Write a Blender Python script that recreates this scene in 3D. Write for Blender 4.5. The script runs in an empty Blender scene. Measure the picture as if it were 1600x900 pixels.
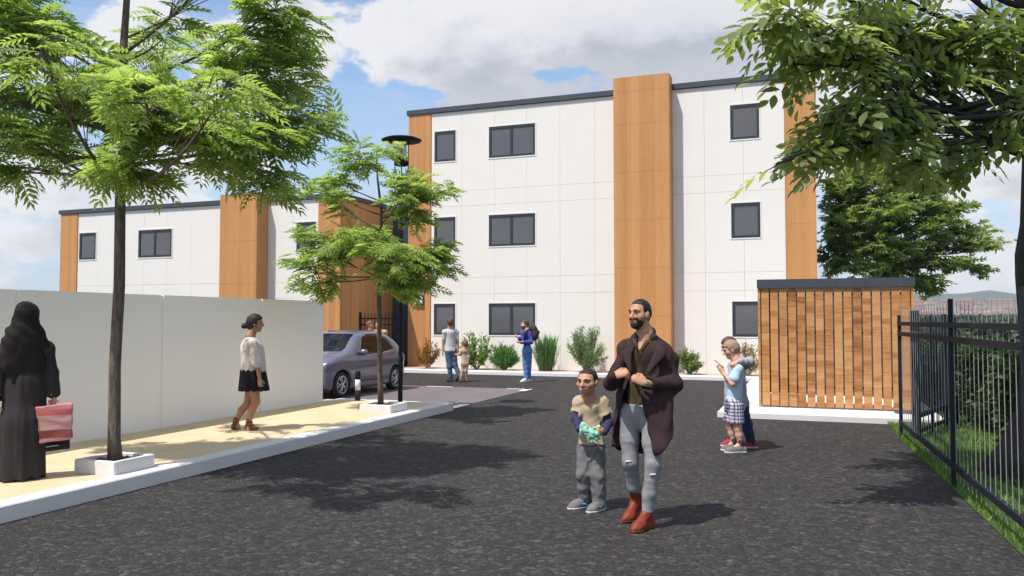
import bpy, math, random
import numpy as np
from mathutils import Vector, Matrix
random.seed(7); RNG = np.random.default_rng(7)
sc = bpy.context.scene; COL = sc.collection
R = math.radians

# ------------------------------------------------------------------ camera
cam = bpy.data.cameras.new('camera'); camo = bpy.data.objects.new('camera', cam); COL.objects.link(camo)
FPX = 1266.0
cam.sensor_width = 36; cam.lens = 36*FPX/1600; cam.clip_start = .05; cam.clip_end = 6000
PITCH = math.atan(50/FPX); YAW = R(20.45); EYE = 1.65
camo.location = (0, 0, EYE); camo.rotation_euler = (R(90)+PITCH, 0, YAW)
sc.camera = camo

# ------------------------------------------------------------------ light
SUN_FROM = Vector((-.50, -.88, 1.80)).normalized()
sun = bpy.data.lights.new('sun', 'SUN'); sun.energy = 3.5; sun.angle = R(.5); sun.color = (1, .955, .88)
suno = bpy.data.objects.new('sun', sun); COL.objects.link(suno)
suno.rotation_euler = (-SUN_FROM).to_track_quat('-Z', 'Y').to_euler()
vs = sc.view_settings; vs.view_transform = 'Standard'; vs.look = 'None'; vs.exposure = 0.58; vs.gamma = 1; vs.use_curve_mapping = False
sc.cycles.max_bounces = 6; sc.cycles.transparent_max_bounces = 24

world = bpy.data.worlds.new('World'); sc.world = world; world.use_nodes = True
def make_sky():
    nt = world.node_tree; N = nt.nodes; L = nt.links; N.clear()
    def math_(op, a, b=None, c=None, clamp=False):
        n = N.new('ShaderNodeMath'); n.operation = op; n.use_clamp = clamp
        for i, v in enumerate((a, b, c)):
            if v is None: continue
            if isinstance(v, (int, float)): n.inputs[i].default_value = v
            else: L.new(v, n.inputs[i])
        return n.outputs[0]
    def vmath(op, a, b=None):
        n = N.new('ShaderNodeVectorMath'); n.operation = op
        for i, v in enumerate((a, b)):
            if v is None: continue
            if isinstance(v, tuple): n.inputs[i].default_value = v
            else: L.new(v, n.inputs[i])
        return n.outputs['Value' if op in ('DOT_PRODUCT', 'LENGTH') else 'Vector']
    def smooth(x, a, b):
        n = N.new('ShaderNodeMapRange'); n.interpolation_type = 'SMOOTHSTEP'
        L.new(x, n.inputs[0]); n.inputs[1].default_value = a; n.inputs[2].default_value = b
        return n.outputs[0]
    def noise(v, scale, detail, rough, dist=0):
        n = N.new('ShaderNodeTexNoise'); n.noise_dimensions = '3D'
        L.new(v, n.inputs['Vector']); n.inputs['Scale'].default_value = scale
        n.inputs['Detail'].default_value = detail; n.inputs['Roughness'].default_value = rough
        n.inputs['Distortion'].default_value = dist
        return n.outputs['Fac']
    def mixc(f, a, b):
        n = N.new('ShaderNodeMix'); n.data_type = 'RGBA'; L.new(f, n.inputs[0])
        for i, v in ((6, a), (7, b)):
            if isinstance(v, tuple): n.inputs[i].default_value = v+(1,)
            else: L.new(v, n.inputs[i])
        return n.outputs[2]
    sky = N.new('ShaderNodeTexSky'); sky.sky_type = 'NISHITA'; sky.sun_disc = False
    sky.sun_elevation = math.asin(SUN_FROM.z); sky.sun_rotation = math.atan2(SUN_FROM.x, SUN_FROM.y)
    sky.air_density = 1.0; sky.dust_density = .6; sky.ozone_density = 1.0
    tc = N.new('ShaderNodeTexCoord'); d0 = tc.outputs['Generated']
    # cloud masses: (azimuth offset, elevation, half width, half height, strength), all real directions of the sky
    def ang(px, py):
        u = math.atan((px-800)/FPX); v = math.atan((500-py)*math.cos(u)/FPX); return u, v
    blobs = []
    for px, py, rx, ry, w in CLOUDS:
        u, v = ang(px, py); blobs.append((u, v, rx/FPX, ry/FPX, w))
    def density(d):
        s = N.new('ShaderNodeSeparateXYZ'); L.new(d, s.inputs[0])
        az = math_('ARCTAN2', s.outputs[0], s.outputs[1]); u = math_('ADD', az, YAW)
        v = math_('ARCSINE', s.outputs[2])
        q = vmath('MULTIPLY', d, (1, 1, 1.9))
        n1 = noise(q, 4.2, 10, .58, .1)
        n2 = noise(vmath('ADD', q, (5.3, 2.1, 7.7)), 13, 8, .6)
        tot = math_('ADD', math_('MULTIPLY_ADD', n2, 1.0, math_('MULTIPLY', n1, 2.1)), -.90)
        for bu, bv, ru, rv, w in blobs:
            du = math_('DIVIDE', math_('SUBTRACT', u, bu), ru); dv = math_('DIVIDE', math_('SUBTRACT', v, bv), rv)
            r2 = math_('ADD', math_('MULTIPLY', du, du), math_('MULTIPLY', dv, dv))
            e = math_('MULTIPLY', math_('EXPONENT', math_('MULTIPLY', r2, -1.0)), w)
            tot = math_('ADD', tot, e)
        return tot, v
    den, v = density(d0)
    up = vmath('NORMALIZE', vmath('ADD', d0, (-.015, -.02, .055)))
    den2, _ = density(up)
    cover = smooth(den, .62, .80)
    thick = smooth(den, .85, 1.5)
    above = smooth(den2, .70, 1.22)
    shade = math_('MULTIPLY', math_('MULTIPLY_ADD', above, .75, math_('MULTIPLY', thick, .25)), 1.0, None, True)
    ccol = mixc(shade, (3.95, 3.95, 4.05), (2.2, 2.32, 2.65))
    # thin high haze streaks
    st = noise(vmath('MULTIPLY', d0, (1.2, 1.2, 7)), 3.2, 6, .6, .4)
    streak = math_('MULTIPLY', smooth(st, .42, .75), .55)
    blue = N.new('ShaderNodeMix'); blue.data_type = 'RGBA'; blue.blend_type = 'MULTIPLY'; blue.inputs[0].default_value = 1
    L.new(sky.outputs[0], blue.inputs[6]); blue.inputs[7].default_value = (.80, .83, .86, 1)
    base = mixc(streak, blue.outputs[2], (2.7, 3.1, 3.7))
    low = smooth(v, .34, .02)
    base = mixc(math_('MULTIPLY', low, .75), base, (2.3, 2.9, 3.6))
    out = mixc(math_('MULTIPLY', cover, .96), base, ccol)
    bg = N.new('ShaderNodeBackground'); L.new(out, bg.inputs[0]); bg.inputs[1].default_value = .15
    o = N.new('ShaderNodeOutputWorld'); L.new(bg.outputs[0], o.inputs[0])
CLOUDS = [(720, 50, 150, 60, .36), (880, 45, 190, 75, .42), (1080, 45, 170, 75, .40), (690, 105, 90, 38, .26), (980, 20, 300, 50, .2),
          (440, 50, 95, 85, .34), (480, 110, 60, 55, .2), (1120, 120, 90, 26, .16),
          (500, 255, 60, 42, .25), (560, 215, 40, 30, .15), (230, 330, 120, 45, .32), (60, 300, 110, 42, .36), (30, 380, 120, 30, .36), (150, 290, 60, 24, .2),
          (1350, 180, 120, 55, .22), (1330, 270, 90, 60, .2), (1500, 300, 80, 28, .24), (1545, 360, 70, 30, .24), (1480, 430, 120, 26, .3), (1560, 230, 60, 40, .3),
          (560, 165, 80, 24, -.18), (640, 180, 120, 22, -.1), (870, 108, 60, 14, -.3), (1450, 340, 30, 22, -.12), (1480, 250, 50, 22, -.1), (540, 90, 34, 110, -.22), (900, 118, 60, 14, -.2)]
make_sky()
# ------------------------------------------------------------------ helpers
def prop(o, label=None, cat=None, group=None, kind=None):
    if label: o['label'] = label
    if cat: o['category'] = cat
    if group: o['group'] = group
    if kind: o['kind'] = kind
    return o
def empty(name, loc=(0, 0, 0), rz=0, label=None, cat=None, group=None):
    o = bpy.data.objects.new(name, None); COL.objects.link(o); o.location = loc; o.rotation_euler = (0, 0, rz); o.empty_display_size = .2
    return prop(o, label, cat, group)
def link(name, me, mat, parent=None, smooth=False):
    o = bpy.data.objects.new(name, me); COL.objects.link(o)
    if mat and not me.materials: me.materials.append(mat)
    if parent: o.parent = parent
    if smooth: me.polygons.foreach_set('use_smooth', [True]*len(me.polygons))
    return o
def np_mesh(name, V, F, smooth=False, attr=None):
    V = np.asarray(V, np.float32); F = np.asarray(F, np.int32); k = F.shape[1]
    me = bpy.data.meshes.new(name); me.vertices.add(len(V)); me.vertices.foreach_set('co', V.ravel())
    me.loops.add(F.size); me.loops.foreach_set('vertex_index', F.ravel()); me.polygons.add(len(F))
    me.polygons.foreach_set('loop_start', np.arange(0, F.size, k, dtype=np.int32))
    me.update(calc_edges=True)
    if smooth: me.polygons.foreach_set('use_smooth', np.ones(len(F), bool))
    if attr is not None:
        a = me.attributes.new('tint', 'FLOAT', 'POINT'); a.data.foreach_set('value', np.asarray(attr, np.float32))
    return me
class MB:
    def __init__(s): s.v = []; s.f = []
    def box(s, x0, x1, y0, y1, z0, z1, M=None):
        b = len(s.v)
        P = [(x0,y0,z0),(x1,y0,z0),(x1,y1,z0),(x0,y1,z0),(x0,y0,z1),(x1,y0,z1),(x1,y1,z1),(x0,y1,z1)]
        if M is not None: P = [tuple(M @ Vector(p)) for p in P]
        s.v += P; s.f += [tuple(b+i for i in q) for q in ((0,3,2,1),(4,5,6,7),(0,1,5,4),(1,2,6,5),(2,3,7,6),(3,0,4,7))]
        return s
    def cbox(s, x0, x1, y0, y1, z0, z1, c=.01):      # box with chamfered top and vertical edges
        b = len(s.v)
        def ring(ins, z): return [(x0+ins+c,y0+ins,z),(x1-ins-c,y0+ins,z),(x1-ins,y0+ins+c,z),(x1-ins,y1-ins-c,z),(x1-ins-c,y1-ins,z),(x0+ins+c,y1-ins,z),(x0+ins,y1-ins-c,z),(x0+ins,y0+ins+c,z)]
        s.v += ring(0, z0)+ring(0, z1-c)+ring(c, z1)
        for k in range(2):
            for i in range(8): s.f.append((b+k*8+i, b+k*8+(i+1) % 8, b+k*8+8+(i+1) % 8, b+k*8+8+i))
        s.f.append(tuple(b+16+i for i in range(8))); s.f.append(tuple(b+7-i for i in range(8)))
        return s
    def tube(s, pts, rad, n=8, cap=True):
        pts = [Vector(p) for p in pts]; b = len(s.v); m = len(pts)
        if not hasattr(rad, '__len__'): rad = [rad]*m
        ref = None
        for i, p in enumerate(pts):
            t = (pts[min(i+1, m-1)]-pts[max(i-1, 0)]).normalized()
            if ref is None: ref = Vector((1, 0, 0)) if abs(t.x) < .8 else Vector((0, 1, 0))
            a = (ref-t*ref.dot(t)).normalized(); c = t.cross(a); ref = a
            for k in range(n):
                w = 2*math.pi*k/n; s.v.append(tuple(p+(a*math.cos(w)+c*math.sin(w))*rad[i]))
        for i in range(m-1):
            for k in range(n): s.f.append((b+i*n+k, b+i*n+(k+1) % n, b+(i+1)*n+(k+1) % n, b+(i+1)*n+k))
        if cap: s.f.append(tuple(b+k for k in range(n))[::-1]); s.f.append(tuple(b+(m-1)*n+k for k in range(n)))
        return s
    def lathe(s, prof, n=24, cx=0, cy=0, cz=0):
        b = len(s.v); m = len(prof)
        for r, z in prof:
            for k in range(n): w = 2*math.pi*k/n; s.v.append((cx+r*math.cos(w), cy+r*math.sin(w), cz+z))
        for i in range(m-1):
            for k in range(n): s.f.append((b+i*n+k, b+i*n+(k+1) % n, b+(i+1)*n+(k+1) % n, b+(i+1)*n+k))
        s.f.append(tuple(b+k for k in range(n))[::-1]); s.f.append(tuple(b+(m-1)*n+k for k in range(n)))
        return s
    def quad(s, a, b, c, d):
        i = len(s.v); s.v += [a, b, c, d]; s.f.append((i, i+1, i+2, i+3)); return s
    def mesh(s, name): me = bpy.data.meshes.new(name); me.from_pydata(s.v, [], s.f); me.update(); return me
    def build(s, name, mat, parent=None, smooth=False): return link(name, s.mesh(name), mat, parent, smooth)

# ------------------------------------------------------------------ materials
def new_mat(name):
    m = bpy.data.materials.new(name); m.use_nodes = True; nt = m.node_tree; nt.nodes.clear()
    o = nt.nodes.new('ShaderNodeOutputMaterial'); p = nt.nodes.new('ShaderNodeBsdfPrincipled'); nt.links.new(p.outputs[0], o.inputs[0])
    return m, nt, p, o
def coords(nt, kind='Object', scale=(1, 1, 1)):
    t = nt.nodes.new('ShaderNodeTexCoord'); mp = nt.nodes.new('ShaderNodeMapping'); mp.inputs['Scale'].default_value = scale
    if kind == 'World':
        g_ = nt.nodes.new('ShaderNodeNewGeometry'); nt.links.new(g_.outputs['Position'], mp.inputs[0])
    else: nt.links.new(t.outputs[kind], mp.inputs[0])
    return mp.outputs[0]
def tnoise(nt, vec, scale, detail=4, rough=.55, dist=0):
    n = nt.nodes.new('ShaderNodeTexNoise'); nt.links.new(vec, n.inputs['Vector']); n.inputs['Scale'].default_value = scale
    n.inputs['Detail'].default_value = detail; n.inputs['Roughness'].default_value = rough; n.inputs['Distortion'].default_value = dist
    return n.outputs['Fac']
def ramp(nt, fac, stops):
    r = nt.nodes.new('ShaderNodeValToRGB'); e = r.color_ramp.elements
    while len(e) < len(stops): e.new(.5)
    for i, (p, c) in enumerate(stops): e[i].position = p; e[i].color = tuple(c)+(1,)
    nt.links.new(fac, r.inputs[0]); return r.outputs[0]
def mixn(nt, f, a, b, mode='MIX'):
    n = nt.nodes.new('ShaderNodeMix'); n.data_type = 'RGBA'; n.blend_type = mode
    for i, v in ((0, f), (6, a), (7, b)):
        if isinstance(v, (int, float)): n.inputs[i].default_value = v
        elif isinstance(v, tuple): n.inputs[i].default_value = v+(1,)
        else: nt.links.new(v, n.inputs[i])
    return n.outputs[2]
def mathn(nt, op, a, b=0.0, clamp=False):
    n = nt.nodes.new('ShaderNodeMath'); n.operation = op; n.use_clamp = clamp
    for i, v in enumerate((a, b)):
        if isinstance(v, (int, float)): n.inputs[i].default_value = v
        else: nt.links.new(v, n.inputs[i])
    return n.outputs[0]
def bump(nt, p, h, strength=.3, dist=.01):
    b = nt.nodes.new('ShaderNodeBump'); b.inputs['Strength'].default_value = strength; b.inputs['Distance'].default_value = dist
    nt.links.new(h, b.inputs['Height']); nt.links.new(b.outputs[0], p.inputs['Normal'])
def mat(name, c1, c2=None, scale=8, rough=.6, bs=0, bd=.005, bscale=None, metal=0, spec=.4, stretch=(1, 1, 1), kind='Object', detail=5, lo=.3, hi=.7):
    m, nt, p, o = new_mat(name); p.inputs['Roughness'].default_value = rough; p.inputs['Metallic'].default_value = metal
    p.inputs['Specular IOR Level'].default_value = spec
    if c2 is None: c2 = tuple(min(1, x*.82) for x in c1)
    v = coords(nt, kind, stretch); f = tnoise(nt, v, scale, detail)
    nt.links.new(ramp(nt, f, [(lo, c2), (hi, c1)]), p.inputs['Base Color'])
    if bs: bump(nt, p, tnoise(nt, v, bscale or scale*3, 4), bs, bd)
    return m

def wood_clad(name, ca, cb, cc, board=.12, axis=0):
    m, nt, p, o = new_mat(name); p.inputs['Roughness'].default_value = .55; p.inputs['Specular IOR Level'].default_value = .25
    v = coords(nt, 'World', (1, 1, 1)); s = nt.nodes.new('ShaderNodeSeparateXYZ'); nt.links.new(v, s.inputs[0])
    xy = mathn(nt, 'ADD', s.outputs[0], s.outputs[1])
    bid = mathn(nt, 'FLOOR', mathn(nt, 'DIVIDE', xy, board))
    wn = nt.nodes.new('ShaderNodeTexWhiteNoise'); wn.noise_dimensions = '1D'; nt.links.new(bid, wn.inputs['W'])
    g1 = tnoise(nt, coords(nt, 'World', (14, 14, .55)), 2.2, 6, .6, .5)
    g2 = tnoise(nt, coords(nt, 'World', (1, 1, .25)), 1.6, 3, .5)
    f = mathn(nt, 'ADD', mathn(nt, 'MULTIPLY', wn.outputs['Value'], .26), mathn(nt, 'ADD', mathn(nt, 'MULTIPLY', g1, .55), mathn(nt, 'MULTIPLY', g2, .3)))
    nt.links.new(ramp(nt, f, [(.25, cc), (.5, cb), (.78, ca)]), p.inputs['Base Color'])
    fr = mathn(nt, 'FRACT', mathn(nt, 'DIVIDE', xy, board))
    gap = mathn(nt, 'SMOOTH_MIN', mathn(nt, 'MULTIPLY', fr, 12), 1.0)
    bump(nt, p, mathn(nt, 'ADD', mathn(nt, 'MULTIPLY', g1, .4), gap), .35, .006)
    return m

M = {}
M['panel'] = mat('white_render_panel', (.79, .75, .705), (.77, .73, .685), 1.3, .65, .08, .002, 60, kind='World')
M['backing'] = mat('joint_backing', (.72, .69, .66), None, 5, .8)
M['wood'] = wood_clad('timber_cladding', (.60, .300, .122), (.525, .248, .092), (.42, .186, .064))
M['wood_side'] = M['wood']
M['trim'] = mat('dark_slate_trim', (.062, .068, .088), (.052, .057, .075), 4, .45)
M['frame'] = mat('anthracite_frame', (.036, .04, .054), (.03, .034, .045), 6, .4)
M['white_trim'] = mat('white_trim', (.78, .76, .73), (.74, .72, .69), 6, .6)
def glass_pane():
    m, nt, p, o = new_mat('grey_tinted_glass')
    v = coords(nt, 'World', (1, 1, 1)); s = nt.nodes.new('ShaderNodeSeparateXYZ'); nt.links.new(v, s.inputs[0])
    f = tnoise(nt, coords(nt, 'World', (.5, .5, 1.2)), 1.3, 3)
    nt.links.new(ramp(nt, f, [(.3, (.105, .103, .112)), (.7, (.125, .122, .13))]), p.inputs['Base Color'])
    p.inputs['Roughness'].default_value = .02; p.inputs['Specular IOR Level'].default_value = .5
    return m
M['pane'] = glass_pane()
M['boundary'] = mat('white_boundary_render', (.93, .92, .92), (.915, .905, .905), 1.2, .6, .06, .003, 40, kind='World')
M['kerb'] = mat('white_speckled_concrete', (.76, .75, .75), (.70, .69, .69), 14, .75, .15, .003, 60, kind='World')
def speckle(name, c1, c2, dark, scale, thr):
    m, nt, p, o = new_mat(name); p.inputs['Roughness'].default_value = .8
    v = coords(nt, 'World'); base = ramp(nt, tnoise(nt, v, 3.5, 5), [(.3, c2), (.7, c1)])
    vo = nt.nodes.new('ShaderNodeTexVoronoi'); nt.links.new(v, vo.inputs[0]); vo.inputs['Scale'].default_value = scale
    big = tnoise(nt, v, 5, 2)
    sp = mathn(nt, 'MULTIPLY', mathn(nt, 'LESS_THAN', vo.outputs['Distance'], thr), mathn(nt, 'GREATER_THAN', big, .52))
    nt.links.new(mixn(nt, mathn(nt, 'MULTIPLY', sp, .8), base, dark), p.inputs['Base Color'])
    bump(nt, p, tnoise(nt, v, 90, 3), .2, .003); return m
M['kerb'] = speckle('white_speckled_concrete', (.70, .685, .68), (.64, .63, .625), (.33, .35, .36), 42, .17)
M['sand'] = mat('buff_bound_gravel', (.68, .545, .36), (.585, .455, .285), 2.2, .85, .4, .004, 130, kind='World', detail=12)
def asphalt():
    m, nt, p, o = new_mat('dark_coarse_asphalt'); p.inputs['Roughness'].default_value = .82; p.inputs['Specular IOR Level'].default_value = .3
    v = coords(nt, 'World', (1, 1, .01))
    vo = nt.nodes.new('ShaderNodeTexVoronoi'); vo.feature = 'F1'; nt.links.new(v, vo.inputs[0]); vo.inputs['Scale'].default_value = 27; vo.inputs['Randomness'].default_value = 1
    ve = nt.nodes.new('ShaderNodeTexVoronoi'); ve.feature = 'DISTANCE_TO_EDGE'; nt.links.new(v, ve.inputs[0]); ve.inputs['Scale'].default_value = 27
    s = nt.nodes.new('ShaderNodeSeparateColor'); nt.links.new(vo.outputs['Color'], s.inputs[0])
    big = tnoise(nt, v, .5, 3); fine = tnoise(nt, v, 110, 5, .7); mid = tnoise(nt, v, 6, 6, .65)
    f = mathn(nt, 'ADD', mathn(nt, 'MULTIPLY', s.outputs[0], .34), mathn(nt, 'ADD', mathn(nt, 'MULTIPLY', fine, .34), mathn(nt, 'ADD', mathn(nt, 'MULTIPLY', mid, .3), mathn(nt, 'MULTIPLY', big, .12))))
    base = ramp(nt, f, [(.30, (.018, .0162, .0162)), (.52, (.034, .0305, .0305)), (.68, (.055, .050, .049)), (.84, (.17, .155, .15))])
    edge = ramp(nt, ve.outputs['Distance'], [(.0, (.62, .62, .62)), (.10, (1, 1, 1))])
    nt.links.new(mixn(nt, 1.0, base, edge, 'MULTIPLY'), p.inputs['Base Color'])
    h = mathn(nt, 'ADD', mathn(nt, 'MINIMUM', mathn(nt, 'MULTIPLY', ve.outputs['Distance'], 5), 1.0), mathn(nt, 'ADD', mathn(nt, 'MULTIPLY', s.outputs[1], .6), mathn(nt, 'MULTIPLY', fine, .6)))
    bump(nt, p, h, .55, .012); return m
M['asphalt'] = asphalt()
M['bay'] = mat('mauve_block_surface', (.168, .142, .146), (.142, .12, .124), 1.2, .8, .2, .003, 70, kind='World', detail=8)
M['road_paint'] = mat('white_road_paint', (.78, .77, .76), (.6, .59, .58), 12, .7, kind='World')
M['soil'] = mat('brown_soil', (.16, .10, .075), (.08, .05, .04), 9, .95, .6, .01, 60, kind='World')
M['mulch'] = mat('pink_gravel', (.52, .42, .37), (.36, .28, .25), 30, .95, .6, .01, 60, kind='World')
M['black_metal'] = mat('black_painted_steel', (.022, .0255, .033), (.018, .021, .028), 10, .65, spec=.08)
M['fence_bar'] = mat('satin_grey_steel', (.30, .30, .30), (.24, .24, .245), 12, .4, spec=.5)
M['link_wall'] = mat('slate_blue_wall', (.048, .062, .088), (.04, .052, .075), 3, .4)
M['turf'] = mat('lawn_soil', (.05, .085, .022), (.03, .055, .015), 5, .95, .4, .02, 40, kind='World')
M['bark'] = mat('grey_brown_bark', (.20, .155, .12), (.075, .058, .046), 9, .9, .9, .02, 22, stretch=(3, 3, .7), kind='World', detail=8)
M['bark_dark'] = mat('dark_bark', (.05, .043, .036), (.02, .017, .015), 9, .9, .9, .02, 22, stretch=(3, 3, .7), kind='World', detail=8)
def leaf_mat(name, dark, midc, light, trans=.35, rough=.5, spec=.3):
    m, nt, p, o = new_mat(name); a = nt.nodes.new('ShaderNodeAttribute'); a.attribute_name = 'tint'
    c = ramp(nt, a.outputs['Fac'], [(.0, dark), (.5, midc), (1.0, light)])
    nt.links.new(c, p.inputs['Base Color']); p.inputs['Roughness'].default_value = rough; p.inputs['Specular IOR Level'].default_value = spec
    t = nt.nodes.new('ShaderNodeBsdfTranslucent'); nt.links.new(mixn(nt, 1.0, c, (1.5, 1.55, .7), 'MULTIPLY'), t.inputs[0])
    mx = nt.nodes.new('ShaderNodeMixShader'); mx.inputs[0].default_value = trans
    nt.links.new(p.outputs[0], mx.inputs[1]); nt.links.new(t.outputs[0], mx.inputs[2]); nt.links.new(mx.outputs[0], o.inputs[0])
    return m
M['leaf_ash'] = leaf_mat('bright_green_leaf', (.17, .245, .075), (.28, .375, .14), (.44, .53, .27), .6)
M['leaf_big'] = leaf_mat('mid_green_leaf', (.11, .15, .055), (.24, .295, .12), (.43, .47, .27), .64, .42, .45)
M['leaf_far'] = leaf_mat('dark_green_leaf', (.15, .20, .085), (.27, .335, .15), (.42, .47, .25), .65)
M['leaf_wood'] = leaf_mat('distant_wood_leaf', (.022, .036, .02), (.038, .058, .03), (.065, .09, .045), .15)
M['leaf_hedge'] = leaf_mat('hedge_leaf', (.025, .045, .012), (.05, .085, .022), (.11, .16, .045), .25)
M['grass'] = leaf_mat('grass_blade', (.07, .15, .022), (.13, .25, .04), (.25, .38, .075), .3)
# ------------------------------------------------------------------ ground
def sheet(name, pts, z, mat_, kind='structure'):
    me = bpy.data.meshes.new(name); me.from_pydata([(x, y, z) for x, y in pts], [], [tuple(range(len(pts)))]); me.update()
    o = link(name, me, mat_); o['kind'] = kind; return o
M['far_ground'] = mat('valley_ground', (.06, .085, .04), (.035, .055, .028), .02, .95, kind='World', detail=8)
sheet('ground', [(-3000, -3000), (3000, -3000), (3000, 3000), (-3000, 3000)], -.03, M['far_ground'])
FX = lambda y: 1.08+(12.6-y)*.044           # fence line on the right of the drive
o = sheet('driveway', [(-6.2, -20), (FX(-20), -20), (FX(12.9), 12.9), (1.25, 14.2), (1.3, 22.9), (-30, 22.9), (-30, 13.0), (-6.2, 13.0)], 0, M['asphalt'])
sheet('parking_bay_surface', [(-20, 13.7), (-6.36, 13.62), (-6.36, 18.3), (-20, 18.1)], .004, M['bay'])
mk = MB()
for x0, x1, y0, y1 in ((-9.05, -8.35, 18.14, 18.26), (-6.95, -6.36, 18.2, 18.32), (-6.48, -6.30, 17.75, 18.32), (-6.5, -6.3, 13.75, 14.55)):
    mk.quad((x0, y0, .008), (x1, y0, .008), (x1, y1, .008), (x0, y1, .008))
o = mk.build('bay_marking', M['road_paint']); o['kind'] = 'structure'
# pavement with its kerb
b = MB(); b.box(-8.75, -6.42, -12, 13.37, -.02, .136); o = b.build('pavement', M['sand']); o['kind'] = 'structure'
b = MB(); b.cbox(-6.42, -6.2, -12, 13.57, -.02, .142, .012); b.cbox(-8.6, -6.425, 13.37, 13.57, -.02, .142, .012); o = b.build('kerb', M['kerb']); o['kind'] = 'structure'
# building kerb and planting strip
b = MB(); b.cbox(-13.2, 1.3, 22.75, 22.97, -.02, .10, .012); b.box(-13.2, 1.3, 22.97, 23.3, -.02, .092)
o = b.build('building_kerb', M['kerb']); o['kind'] = 'structure'
b = MB(); b.box(-12.9, 1.3, 23.3, 24.6, -.02, .085); o = b.build('planting_strip', M['mulch']); o['kind'] = 'structure'
b = MB(); b.cbox(-1.57, 1.25, 14.2, 22.7, -.02, .10, .012); o = b.build('concrete_slab', M['kerb']); o['kind'] = 'structure'
b = MB(); b.cbox(1.255, 1.95, 14.6, 18.5, -.02, .06, .012); o = b.build('concrete_footing', M['kerb']); o['kind'] = 'structure'
lawn = [(FX(-20)+.0, -20), (9, -20), (9, 40), (1.26, 40), (1.26, 14.2), (FX(12.9), 12.9)]
sheet('lawn', lawn, .006, M['turf'])

# ------------------------------------------------------------------ buildings
def cells(x0, x1, z0, z1, holes):
    xs = sorted({x0, x1, *[min(max(v, x0), x1) for h in holes for v in (h[0], h[1])]})
    zs = sorted({z0, z1, *[min(max(v, z0), z1) for h in holes for v in (h[2], h[3])]})
    for a, c in zip(xs, xs[1:]):
        for e, f in zip(zs, zs[1:]):
            mx, mz = (a+c)/2, (e+f)/2
            if c-a < 1e-4 or f-e < 1e-4: continue
            if any(h[0] < mx < h[1] and h[2] < mz < h[3] for h in holes): continue
            yield a, c, e, f
def facade_panels(root, Y, xs, zs, holes, m, name='wall_panel', gap=.0026, th=.04):
    for a, c in zip(xs, xs[1:]):
        zl = [zs]
        for h in holes:
            if h[0] <= a and h[1] >= c: zl[0] = sorted(set(zl[0])|{h[2], h[3]})
        for e, f in zip(zl[0], zl[0][1:]):
            mb = MB(); dy = RNG.uniform(-.0015, .0015)
            for q in cells(a+gap, c-gap, e+gap, f-gap, holes): mb.box(q[0], q[1], Y+dy, Y+th, q[2], q[3])
            if mb.v: mb.build(name, m, root)
def window(root, Y, x0, x1, z0, z1, mull=True):
    s = MB(); t = .035
    for q in ((x0-t, x1+t, z0-t, z0), (x0-t, x1+t, z1, z1+t), (x0-t, x0, z0, z1), (x1, x1+t, z0, z1)): s.box(q[0], q[1], Y-.014, Y+.05, q[2], q[3])
    f = MB(); w = .075
    for q in ((x0, x1, z0, z0+w), (x0, x1, z1-w, z1), (x0, x0+w, z0+w, z1-w), (x1-w, x1, z0+w, z1-w)): f.box(q[0], q[1], Y-.004, Y+.09, q[2], q[3])
    win = f.build('window', M['frame'], root)
    s.build('surround', M['white_trim'], win)
    gl = [(x0+w, x1-w)]
    if mull:
        xm = (x0+x1)/2-.02; MB().box(xm-.045, xm+.045, Y+.002, Y+.038, z0+w, z1-w).build('mullion', M['frame'], win)
        gl = [(x0+w, xm-.045), (xm+.045, x1-w)]
    for a, c in gl: MB().box(a, c, Y+.02, Y+.034, z0+w, z1-w).build('pane', M['pane'], win)
    return win

def wood_pier(root, x0, x1, yf, yb, zs, name='cladding_panel', side=True):
    for e, f in zip(zs, zs[1:]): MB().box(x0, x1, yf+RNG.uniform(-.001, .001), yb, e+.002, f-.002).build(name, M['wood'], root)

# three storey block
A = empty('three_storey_building', (-6.4, 24.5, 0), 0, 'three storey white panelled building with timber cladding piers and dark roof edge', 'building')
def atA(o): return o
class Root:                                        # parts are modelled in world metres, then hung on the thing's base
    pass
def reparent(root):
    bpy.context.view_layer.update()
    for c in [c for c in bpy.data.objects if c.parent is root and c.type != 'EMPTY']:
        c.matrix_parent_inverse = root.matrix_world.inverted()
YF = 24.5
MB().box(-12.86, .07, YF+.042, 36, 0, 8.60).build('wall', M['backing'], A)
holes = []
wz = ((1.16, 2.19), (4.05, 5.08), (6.96, 7.99)); wx = ((-11.92, -11.14, False), (-9.94, -8.34, True), (-2.25, -1.43, False))
for z0, z1 in wz:
    for x0, x1, _ in wx: holes.append((x0, x1, z0, z1))
zs = [.07, 2.51, 3.05, 5.43, 5.94, 8.62]
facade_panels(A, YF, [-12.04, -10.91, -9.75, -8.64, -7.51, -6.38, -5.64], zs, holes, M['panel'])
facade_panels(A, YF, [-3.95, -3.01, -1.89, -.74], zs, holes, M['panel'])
for z0, z1 in wz:
    for x0, x1, mu in wx: window(A, YF, x0, x1, z0, z1, mu)
wood_pier(A, -12.885, -12.045, YF-.03, YF+.05, [.07, 2.3, 4.4, 6.5, 8.625])
wood_pier(A, -.735, .095, YF-.05, YF+.05, [.07, 2.3, 4.4, 6.5, 8.625])
wood_pier(A, -5.64, -3.95, YF-.56, YF+.04, [.07, 1.75, 3.2, 4.65, 6.1, 7.55, 8.55, 9.0])
MB().box(-12.95, -5.645, YF-.07, YF+.10, 8.63, 8.79).box(-3.945, .13, YF-.07, YF+.10, 8.63, 8.79).box(-.02, .13, YF+.1, 36.05, 8.63, 8.79).box(-12.95, -12.8, YF+.1, 36.05, 8.63, 8.79).build('roof_trim', M['trim'], A)
MB().box(-12.8, -.02, YF+.1, 36, 8.602, 8.70).build('roof', M['trim'], A)
ep = MB()
wood_side = []
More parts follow.
